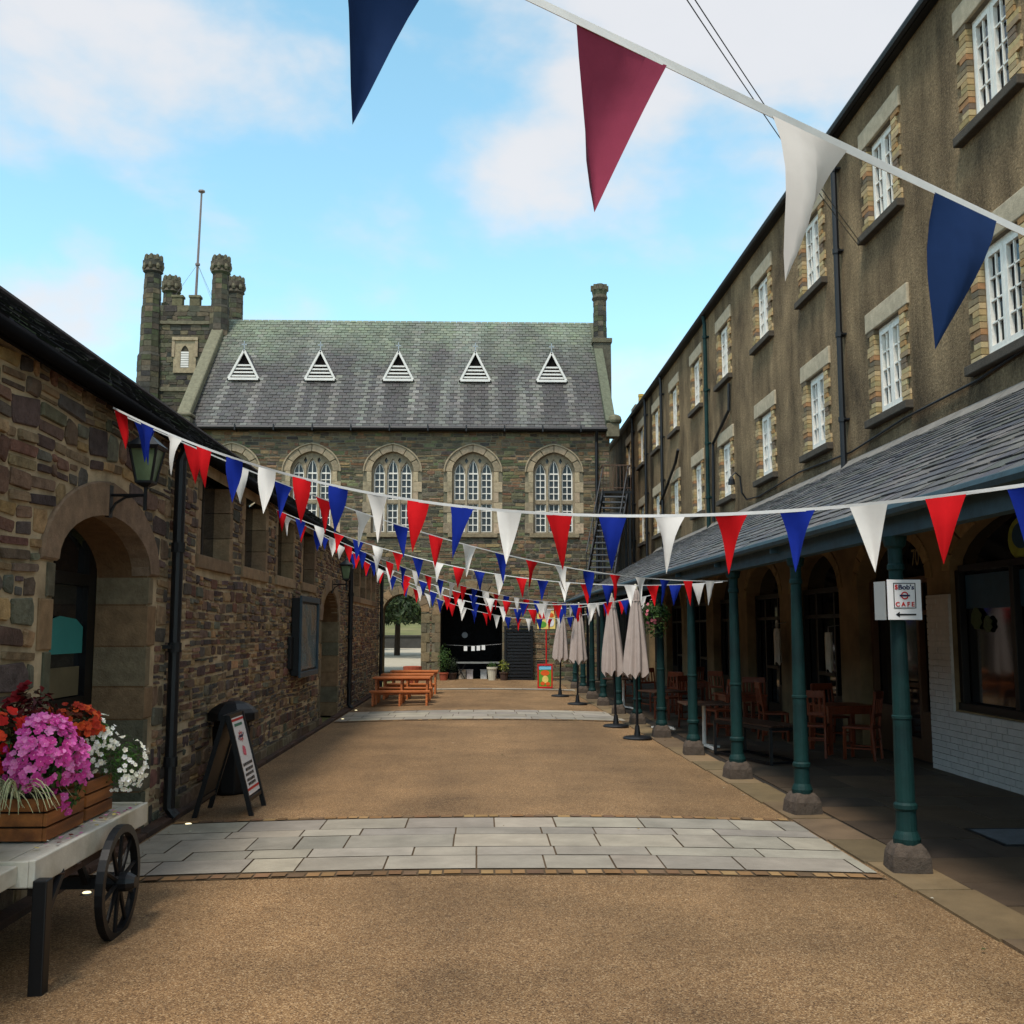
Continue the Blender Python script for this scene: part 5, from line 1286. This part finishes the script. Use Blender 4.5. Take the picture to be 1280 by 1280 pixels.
spots = [(4.22, 13.25, 2.7, 'reddish cafe chair nearest the brown framed shop door, its back to the yard'), (4.72, 12.95, -2.2, 'reddish cafe chair in front of the number seventy door, turned aside'), (4.9, 14.55, .3, 'reddish cafe chair behind the square dark table nearest the shop door'),
         (4.25, 15.15, 1.5, 'reddish cafe chair between the nearest two square tables'), (3.62, 15.75, -1.3, 'reddish cafe chair by the black metal bench, facing the wall'), (4.45, 16.9, 2.8, 'reddish cafe chair beside the second square table'), (3.5, 17.1, .6, 'reddish cafe chair at the column side of the second square table'),
         (3.35, 18.7, -.9, 'reddish cafe chair beyond the second square table near the columns'), (4.5, 19.3, 2.2, 'reddish cafe chair beside the third square table by the wall'), (3.4, 20.6, .4, 'reddish cafe chair at the third square table, column side'), (4.3, 21.4, -2.5, 'reddish cafe chair behind the third square table'), (3.3, 23.1, 1.0, 'reddish cafe chair farthest along the arcade')]
for i, (x, y, rz, lb) in enumerate(spots):
    o = ch0 if i == 0 else copy_thing(ch0, (0, 0, 0), lb)
    o.location = (x, y, .016); o.rotation_euler = (0, 0, rz); o['label'] = lb
def make_table(white):
    t = thing('pedestal_table' if white else 'cafe_table', 'x', 'table', (0, 0, 0), 'white pedestal tables by the columns' if white else 'square wooden cafe tables under the arcade')
    if white:
        b = MB(); b.box(-.3, .3, -.3, .3, .585, .61); b.build('table_top', M['tabletop'], t, local=True, bev=.006)
        b = MB(); b.lathe(0, 0, [(.03, .028), (.58, .024)], 10); b.build('pedestal', M['white'], t, local=True)
        b = MB()
        for k in range(4): b.bar((0, 0, .05), (.24*math.cos(k*PI/2+.4), .24*math.sin(k*PI/2+.4), .012), .035, .03)
        b.build('foot', M['white'], t, local=True)
    else:
        b = MB(); b.box(-.33, .33, -.33, .33, .58, .61); b.build('table_top', M['chairwood'], t, local=True, bev=.006)
        for sx_ in (-1, 1):
            for sy_ in (-1, 1): b = MB(); b.box(sx_*.29-.025, sx_*.29+.025, sy_*.29-.025, sy_*.29+.025, 0, .58); b.build('leg', M['chairwood'], t, local=True)
        b = MB(); b.box(-.27, .27, -.285, -.265, .5, .58); b.box(-.27, .27, .265, .285, .5, .58); b.box(-.285, -.265, -.262, .262, .5, .58); b.box(.265, .285, -.262, .262, .5, .58); b.build('apron', M['chairwood'], t, local=True)
    return t
tb = make_table(False)
for i, (x, y, rz, lb) in enumerate(((4.75, 13.75, .1, 'square wooden cafe table nearest the brown framed shop door'), (4.0, 16.1, .05, 'square wooden cafe table behind the black metal bench'), (4.0, 20.0, -.05, 'square wooden cafe table farthest under the arcade'))):
    o = tb if i == 0 else copy_thing(tb, (0, 0, 0), lb)
    o.location = (x, y, .016); o.rotation_euler = (0, 0, rz); o['label'] = lb
tb = make_table(True)
for i, (x, y, lb) in enumerate(((3.02, 14.15, 'small table on a white pedestal just behind the fourth green column'), (2.95, 16.9, 'small table on a white pedestal behind the nearest parasol'), (2.9, 21.2, 'small table on a white pedestal farther along the columns'))):
    o = tb if i == 0 else copy_thing(tb, (0, 0, 0), lb)
    o.location = (x, y, .016); o['label'] = lb; o.rotation_euler = (0, 0, .3*i)
t = thing('metal_bench', 'black metal framed bench standing between the third and fourth columns', 'bench', (3.25, 12.9, 0), rz=0)
b = MB(); A_ = Vector((3.02, 13.5, 0)); B_ = Vector((3.42, 12.35, 0)); s_ = Vector((.42, .15, 0))
pts = [A_, B_, B_+s_, A_+s_]
fr = MB()
for i in range(4):
    p = pts[i]; q = pts[(i+1) % 4]; u = Vector((0, 0, .43)); fr.bar(p+u, q+u, .035, .035); fr.bar(p+Vector((0, 0, .04)), q+Vector((0, 0, .04)), .03, .03)
fr.build('frame', M['blackpaint'], t)
for p in pts: b = MB(); b.box(p.x-.018, p.x+.018, p.y-.018, p.y+.018, .016, .43); b.build('leg', M['blackpaint'], t)
b = MB()
for k in range(5): o_ = s_*(k+.1)/5; b.bar(A_+o_+s_*.08+Vector((0, 0, .46)), B_+o_+s_*.08+Vector((0, 0, .46)), .07, .02)
b.build('seat', M['tabletop'], t)
# garments on hangers
def garment(label, x, y, z0, z1, w_):
    t = thing('hanging_garment', label, 'garment', (x, y, z1), 'pale garments hanging in the shop arches')
    b = MB(); n = 20; vs = []; fs = []; zs = [z0, z0+.12, z0+.3, z1-.08, z1]
    for i, z in enumerate(zs):
        k = i/(len(zs)-1); ww = w_*(1-.35*k) if i < 4 else w_*.25
        for j in range(n):
            th = 2*PI*j/n; f_ = 1+.2*math.cos(5*th+z*3); vs.append((x+.05*f_*math.sin(th), y+ww*f_*math.cos(th), z+(.03*math.cos(3*th) if i == 0 else 0)))
    for i in range(len(zs)-1):
        for j in range(n): fs.append((i*n+j, i*n+(j+1) % n, (i+1)*n+(j+1) % n, (i+1)*n+j))
    b.add(vs, fs); b.build('cloth', M['garment'], t, smooth=True)
    b = MB(); b.tube([(x, y, z1), (x, y, z1+.08), (x+.12, y, z1+.1), (XR, y, z1+.1)], .008, 5); b.build('hook', M['steel'], t)
garment('pale striped garment hanging by the arch behind the second column', 5.12, 17.9, 1.02, 1.62, .11)
garment('narrow pale garment hanging beside the brown framed shop door', 5.12, 15.25, 1.0, 1.56, .06)
# hanging basket
t = thing('hanging_basket', 'leafy green hanging basket below the arcade eaves beside the nearest parasol', 'basket', (2.62, 15.55, 2.2))
b = MB(); b.lathe(2.62, 15.55, [(1.66, .03), (1.70, .13), (1.78, .17)], 14); b.build('bowl', M['kerbwood'], t)
b = MB(); leafy(b, (2.62, 15.55, 1.84), (.24, .24, .2), 700, GR, .06, 1.5, .3); leafy(b, (2.62, 15.55, 1.66), (.2, .2, .2), 260, GR, .05, 1.4, .6); b.build('foliage', M['leaf'], t, fix=False)
b = MB()
for _ in range(16):
    d = Vector((R.uniform(-1, 0), R.uniform(-1, .2), R.uniform(-.5, .6))).normalized(); blossom(b, Vector((2.62, 15.55, 1.82))+d*.23, d, .025, C(214, 120, 130))
b.build('blossom', M['petal'], t, fix=False)
for k in range(3):
    b = MB(); th = k*2.09; b.tube([(2.62+.17*math.cos(th), 15.55+.17*math.sin(th), 1.78), (2.62, 15.55, 2.2)], .005, 4); b.build('chain', M['iron'], t)

# ---------------- fire escape
t = thing('fire_escape', 'black iron fire escape stair with railed landing between the hall and the terrace', 'staircase', (3.9, 31, 0))
fe = MB(); top = Vector((4.2, 31.9, 5.86)); bot = Vector((3.42, 29.6, 3.0)); n = 15
fe.box(3.76, 4.66, 31.7, 32.7, 5.78, 5.86); fe.build('landing', M['iron'], t)
for k in range(1, n):
    p = top.lerp(bot, k/n); b = MB(); b.box(p.x-.36, p.x+.36, p.y-.11, p.y+.09, p.z-.02, p.z+.02); b.build('tread', mat('tread_iron', C(84, 86, 90), var=.2, rough=.5) if k == 1 else bpy.data.materials['tread_iron'], t)
for s_ in (-1, 1):
    b = MB(); o_ = Vector((s_*.39, 0, 0)); b.bar(top+o_, bot+o_+Vector((0, 0, -.05)), .04, .2, up=(0, 0, 1)); b.build('stringer', M['iron'], t)
    b = MB(); u = Vector((0, 0, .8)); b.bar(top+o_+u, bot+o_+u, .03, .03)
    for k in range(0, n+1, 3): p = top.lerp(bot, k/n)+o_; b.bar(p, p+u, .02, .02)
    b.build('handrail', M['iron'], t)
b = MB(); b.bar((3.78, 31.72, 6.66), (4.64, 31.72, 6.66), .03, .03); b.bar((3.78, 31.72, 5.95), (4.64, 31.72, 5.95), .025, .025)
for k in range(9): xx = 3.78+.86*k/8; b.bar((xx, 31.72, 5.86), (xx, 31.72, 6.66), .016, .016)
b.bar((4.64, 31.72, 6.66), (4.64, 32.66, 6.66), .03, .03); b.bar((3.78, 31.72, 6.66), (3.78, 32.66, 6.66), .03, .03)
b.build('railing', mat('rust_rail', C(84, 62, 48), var=.3, rough=.7), t)
for (xx, yy, zz) in ((3.8, 31.75, 5.78), (4.6, 31.75, 5.78), (3.8, 32.6, 5.78), (4.6, 32.6, 5.78), (3.05, 29.6, 2.95), (3.8, 29.6, 2.95)):
    b = MB(); b.box(xx-.035, xx+.035, yy-.035, yy+.035, 0, zz); b.build('post', M['iron'], t)
b = MB(); b.box(3.0, 3.85, 28.95, 29.75, 2.93, 3.0); b.build('landing', M['iron'], t)

# ---------------- things at the foot of the hall
t = thing('slatted_shutter', 'tall black slatted shutter door at the foot of the hall beside the porch', 'shutter', (1.2, 32.9, 0))
b = MB(); b.box(.76, .82, 32.78, 32.92, .03, 1.72); b.box(1.6, 1.66, 32.78, 32.92, .03, 1.72); b.box(.82, 1.6, 32.78, 32.92, 1.64, 1.72); b.box(.74, 1.68, 32.74, 32.92, .02, .1); b.build('frame', M['blackpaint'], t)
b = MB()
for k in range(15): b.box(.82, 1.6, 32.84, 32.9, .13+k*.1, .205+k*.1)
b.build('slats', M['iron'], t)
t = thing('trestle_stall', 'dark trestle table set out under the hall porch arch', 'table', (-.05, 33.6, 0))
b = MB(); b.box(-.75, .62, 33.3, 33.9, .53, .57); b.build('table_top', mat('grey_top', C(120, 122, 118), rough=.6), t)
for xx in (-.6, .48):
    b = MB(); b.bar((xx-.14, 33.35, .02), (xx+.14, 33.35, .52), .03, .03); b.bar((xx+.14, 33.4, .02), (xx-.14, 33.4, .52), .03, .03); b.build('leg', M['blackpaint'], t)
for (x, c_, s_, lb) in ((-.56, C(180, 160, 140), .11, 'pale box standing under the trestle table, nearest the left leg'), (-.32, C(196, 180, 172), .10, 'pale pink box standing under the middle of the trestle table'), (.12, C(190, 186, 180), .10, 'white box standing under the trestle table beside the right leg')):
    t = thing('storage_box', lb, 'box', (x, 33.6, 0), 'boxes under the trestle table')
    b = MB(); b.box(x-s_, x+s_, 33.5, 33.75, .02, .30); b.build('body', mat('box_card', c_, var=.3, vs=12), t, bev=.006); b = MB(); b.box(x-s_-.01, x+s_+.01, 33.49, 33.76, .301, .34); b.build('lid', mat('box_lid', c_, var=.2), t, bev=.006)
for i, (x, z, lb) in enumerate(((-.46, 1.0, 'small white paper hung by itself in the porch arch'), (-.22, 1.0, 'small white paper in the porch, second of the hung row'), (-.05, 1.01, 'small white paper in the porch, third of the hung row'), (.11, 1.03, 'small white paper in the porch, last of the hung row by the stone jamb'))):
    b = MB(); b.box(x-.055, x+.055, 33.52, 33.526, z-.075, z+.075); tag(b.build('paper_sheet', M['paper']), lb, 'paper', 'white papers hung on a line in the porch')
t = thing('paper_line', 'thin wire line holding the white papers across the porch arch', 'line', (-.2, 33.53, 1.1)); b = MB(); b.tube([(-1.2, 33.53, 1.12), (-.2, 33.53, 1.075), (.68, 33.53, 1.14)], .005, 4); b.build('wire', M['steel'], t)
t = thing('wall_clock', 'small pale round clock hanging in the dark porch', 'clock', (-.5, 34.5, 1.42)); b = MB(); b.tube([(-.5, 34.5, 1.42), (-.5, 34.46, 1.42)], .10, 18); b.build('dial', mat('clock_dial', C(130, 130, 130), rough=.4), t); b = MB(); b.tube([(-.5+.1*math.cos(q*PI/10), 34.47, 1.42+.1*math.sin(q*PI/10)) for q in range(20)], .012, 5, closed=True); b.build('rim', M['iron'], t)
def potted(label, x, y, rp, hp, mp_, cen, r3, n, cols, size=.06):
    t = thing('potted_plant', label, 'plant', (x, y, 0), 'potted plants at the foot of the hall')
    b = MB(); b.lathe(x, y, [(0, rp*.75), (hp*.85, rp), (hp*.86, rp*1.12), (hp, rp*1.12), (hp, rp*.9), (hp*.9, rp*.88)], 14); b.build('pot', M[mp_], t)
    b = MB(); leafy(b, (x, y, cen), r3, n, cols, size, hp*.8, .2); b.build('foliage', M['leaf'], t, fix=False)
potted('tall green bushy potted plant against the pier between the two hall arches', -1.12, 32.6, .14, .28, 'terracotta', .72, (.24, .2, .46), 700, GR)
potted('pale stone urn of small plants beside the porch arch', .38, 32.5, .15, .45, 'palepot', .52, (.16, .16, .12), 160, GR, .05)
potted('yellow green potted plant in a dark pot in front of the slatted shutter', .74, 32.4, .13, .3, 'kerbwood', .48, (.2, .18, .22), 260, [C(150, 150, 60), C(120, 130, 50), C(90, 100, 44)])
potted('dark leafy potted plant low beside the trestle table', -.85, 32.9, .13, .26, 'kerbwood', .5, (.2, .16, .3), 300, [C(40, 52, 30), C(52, 66, 36)])
# ice cream board
t = thing('ice_cream_board', 'red framed pavement board printed with bright ice creams near the farthest parasol', 'sign', (1.75, 28.3, 0))
b = MB()
for (x0, x1, z0, z1) in ((1.55, 1.59, .03, .68), (1.92, 1.96, .03, .68), (1.59, 1.92, .63, .68), (1.59, 1.92, .03, .08)): b.box(x0, x1, 28.26, 28.31, z0, z1)
b.build('frame', M['signred'], t, bev=.006)
b = MB(); b.box(1.53, 1.98, 28.2, 28.4, 0, .028); b.build('foot', M['blackpaint'], t)
b = MB(); b.box(1.591, 1.919, 28.28, 28.3, .081, .629); b.build('panel', M['printgreen'], t)
def disc(nm, m_, x, z, rx, rz_, y, n=16):
    b = MB(); b.prism([(x+rx*math.cos(2*PI*q/n), y, z+rz_*math.sin(2*PI*q/n)) for q in range(n)], (0, .004, 0)); b.build(nm, m_, t)
b = MB(); b.box(1.592, 1.918, 28.273, 28.279, .53, .628); b.build('sky_print', M['skyblue'], t)
disc('fruit_print', M['printorange'], 1.755, .44, .12, .075, 28.274); disc('ice_print', M['printyellow'], 1.76, .27, .085, .1, 28.274); disc('cone_print', M['printorange'], 1.69, .16, .06, .05, 28.272); disc('cone_print', M['printorange'], 1.83, .15, .06, .05, 28.271)
t = thing('ice_cream_flag_sign', 'colourful pictorial sign on a red post above the ice cream board', 'sign', (1.82, 28.9, 0))
b = MB(); b.tube([(1.83, 28.9, 0), (1.83, 28.9, 1.62)], .02, 8); b.lathe(1.83, 28.9, [(0, .16), (.03, .15), (.05, .03)], 12); b.build('post', M['signred'], t)
b = MB(); b.box(1.58, 2.08, 28.88, 28.9, 1.62, 2.12); b.build('panel', M['printyellow'], t)
disc('green_print', M['printgreen'], 1.72, 1.74, .12, .09, 28.875); disc('red_print', M['signred'], 1.73, 1.98, .11, .09, 28.874); disc('pale_print', M['signwhite'], 1.96, 1.80, .09, .12, 28.873); disc('orange_print', M['printorange'], 1.97, 2.0, .07, .06, 28.872)

# ---------------- beyond the archway
t = thing('far_wall', 'low dark stone wall beyond the road seen through the archway', 'wall', (-10, 90, 0))
b = MB(); b.box(-70, 40, 92, 92.6, -.1, 1.0, C(120, 114, 104)); b.build('body', M['farwall'], t)
b = MB(); b.box(-70, 40, 91.9, 92.7, 1.0, 1.12); b.build('coping', M['farwall'], t)
def tree(label, x, y, h, cr, zlo, seed):
    t = thing('broadleaf_tree', label, 'tree', (x, y, 0), 'trees beyond the archway')
    b = MB(); b.tube([(x, y, -.05), (x+.05, y, h*.3), (x-.1, y, h*.6), (x, y, h*.85)], [.2, .15, .11, .04], 10)
    for k in range(9):
        th = k*2.4; z = h*(.28+.06*k); p = Vector((x, y, z)); q = p+Vector((math.cos(th)*cr*.7, math.sin(th)*cr*.7, cr*.35)); b.tube([p, p.lerp(q, .5)+Vector((0, 0, .3)), q], [.08, .05, .02], 6)
    b.build('trunk', M['bark'], t)
    b = MB(); cs = [C(34, 48, 24), C(46, 62, 30), C(58, 74, 36)]
    for k in range(40):
        a = R.uniform(0, 6.3); d = R.uniform(.2, .85)*cr; zz = zlo+.5+(h-zlo-.5)*R.random()**1.6
        leafy(b, (x+d*math.cos(a), y+d*math.sin(a), zz), (cr*R.uniform(.2, .4), cr*.32, cr*R.uniform(.14, .3)), 520, cs, .4, zlo, .1)
    b.build('crown', M['leaf'], t, fix=False)
tree('broad dark tree standing on the far side of the road through the archway', -5.2, 66, 11, 7.5, 2.0, 1)
tree('smaller dark tree farther off beyond the archway, beside the broad one', -10.2, 84, 7, 3.4, 2.2, 2)

lf = MB()
for _ in range(110):
    if R.random() < .6: x, y = -2.5+abs(R.gauss(0, .12)), R.uniform(5, 27)
    elif R.random() < .5: x, y = xcol(10)-.25+R.gauss(0, .12), R.uniform(5, 22)
    else: x, y = R.uniform(-2.3, 2.5), R.uniform(3.2, 24)
    a = R.uniform(0, 6.3); r_ = R.uniform(.007, .018); z_ = max(camber(x), .0)+.022
    lf.add([(x+r_*math.cos(a), y+r_*math.sin(a), z_), (x+r_*.5*math.cos(a+1.6), y+r_*.5*math.sin(a+1.6), z_+R.uniform(0, .008)), (x-r_*math.cos(a), y-r_*math.sin(a), z_), (x+r_*.5*math.cos(a-1.6), y+r_*.5*math.sin(a-1.6), z_+R.uniform(0, .006))], [(0, 1, 2, 3)], jit(R.choice([C(120, 90, 50), C(90, 66, 40), C(150, 120, 70), C(180, 170, 150), C(80, 84, 50)]), .2))
tag(lf.build('fallen_leaves', M['leaf'], fix=False), 'scatter of small dry leaves and litter on the yard surface', 'leaves', kind='stuff')


# ================================================================== CAMERA, LIGHT, SKY
cam = bpy.data.cameras.new('camera'); co = bpy.data.objects.new('camera', cam); COL.objects.link(co)
cam.sensor_width = 36; cam.sensor_fit = 'HORIZONTAL'; cam.lens = 36*1300/1280; cam.clip_start = .05; cam.clip_end = 4000
co.location = (0, 0, EYE); co.rotation_euler = (PI/2+PCH, 0, -YAW)
SC.camera = co
SUN_EL, SUN_AZ = rad(62), rad(205)      # azimuth clockwise from +y: light comes from behind and left of the camera
sd = Vector((math.sin(SUN_AZ)*math.cos(SUN_EL), math.cos(SUN_AZ)*math.cos(SUN_EL), math.sin(SUN_EL)))
sun = bpy.data.lights.new('sun', 'SUN'); sun.energy = 1.5; sun.angle = rad(11); sun.color = (1, .93, .83)
so_ = bpy.data.objects.new('sun', sun); COL.objects.link(so_); so_.rotation_euler = sd.to_track_quat('Z', 'Y').to_euler(); so_.location = (0, 0, 30)
SKYOFF = (16.73, 9.53, 5.75)
W = bpy.data.worlds.new('World'); SC.world = W; W.use_nodes = True
nt = W.node_tree; N = nt.nodes; L = nt.links
bg = N['Background']; bg.inputs['Strength'].default_value = .115
sk = N.new('ShaderNodeTexSky'); sk.sky_type = 'NISHITA'; sk.sun_disc = False; sk.sun_elevation = SUN_EL; sk.sun_rotation = SUN_AZ
sk.air_density = 1.0; sk.dust_density = .6; sk.ozone_density = 2.0
tc = N.new('ShaderNodeTexCoord'); sx = N.new('ShaderNodeSeparateXYZ'); L.new(tc.outputs['Generated'], sx.inputs[0])
def math_(op, a, b=None):
    m = N.new('ShaderNodeMath'); m.operation = op
    for i, x in enumerate((a, b)):
        if x is None: continue
        if isinstance(x, (int, float)): m.inputs[i].default_value = x
        else: L.new(x, m.inputs[i])
    return m.outputs[0]
mp = N.new('ShaderNodeMapping'); mp.inputs['Location'].default_value = SKYOFF; mp.inputs['Scale'].default_value = (1, 1, 1.7); L.new(tc.outputs['Generated'], mp.inputs[0])
n1 = N.new('ShaderNodeTexNoise'); n1.inputs['Scale'].default_value = 4.6; n1.inputs['Detail'].default_value = 6; n1.inputs['Roughness'].default_value = .5; n1.inputs['Distortion'].default_value = .1; L.new(mp.outputs[0], n1.inputs['Vector'])
n2 = N.new('ShaderNodeTexNoise'); n2.inputs['Scale'].default_value = 1.7; n2.inputs['Detail'].default_value = 3; L.new(mp.outputs[0], n2.inputs['Vector'])
dens = math_('ADD', n1.outputs['Fac'], math_('MULTIPLY', math_('SUBTRACT', n2.outputs['Fac'], .5), .5))
dens = math_('ADD', dens, math_('MULTIPLY', math_('MULTIPLY', math_('MAXIMUM', math_('ADD', sx.outputs['X'], .05), 0.0), sx.outputs['Z']), .9))
dens = math_('SUBTRACT', dens, math_('MULTIPLY', math_('MAXIMUM', math_('SUBTRACT', .44, sx.outputs['Z']), 0.0), .45))
dens = math_('ADD', dens, math_('MULTIPLY', math_('MAXIMUM', math_('SUBTRACT', -0.08, sx.outputs['X']), 0.0), .12))
mr = N.new('ShaderNodeMapRange'); mr.interpolation_type = 'SMOOTHSTEP'; mr.inputs['From Min'].default_value = .49; mr.inputs['From Max'].default_value = .71; mr.inputs['To Max'].default_value = .9; L.new(dens, mr.inputs['Value'])
hsv = N.new('ShaderNodeHueSaturation'); hsv.inputs['Saturation'].default_value = .98; hsv.inputs['Hue'].default_value = .464; hsv.inputs['Value'].default_value = 1.08; L.new(sk.outputs[0], hsv.inputs['Color'])
mx = N.new('ShaderNodeMix'); mx.data_type = 'RGBA'; L.new(mr.outputs[0], mx.inputs[0]); L.new(hsv.outputs[0], mx.inputs[6]); 
cm = N.new('ShaderNodeMix'); cm.data_type = 'RGBA'; cm.inputs[6].default_value = (2.8, 2.85, 3.0, 1); cm.inputs[7].default_value = (3.45, 3.36, 3.4, 1); L.new(n1.outputs['Fac'], cm.inputs[0]); L.new(cm.outputs[2], mx.inputs[7])
L.new(mx.outputs[2], bg.inputs['Color'])
SC.view_settings.view_transform = 'Standard'; SC.view_settings.look = 'None'; SC.view_settings.gamma = 1; SC.view_settings.exposure = 1.22
SC.cycles.max_bounces = 6; SC.cycles.use_denoising = True
# to metres
bpy.context.view_layer.update()
for o in list(SC.objects):
    if o.parent is None:
        o.location = o.location*S_WORLD
        if o.type not in ('CAMERA', 'LIGHT'): o.scale = tuple(s*S_WORLD for s in o.scale)
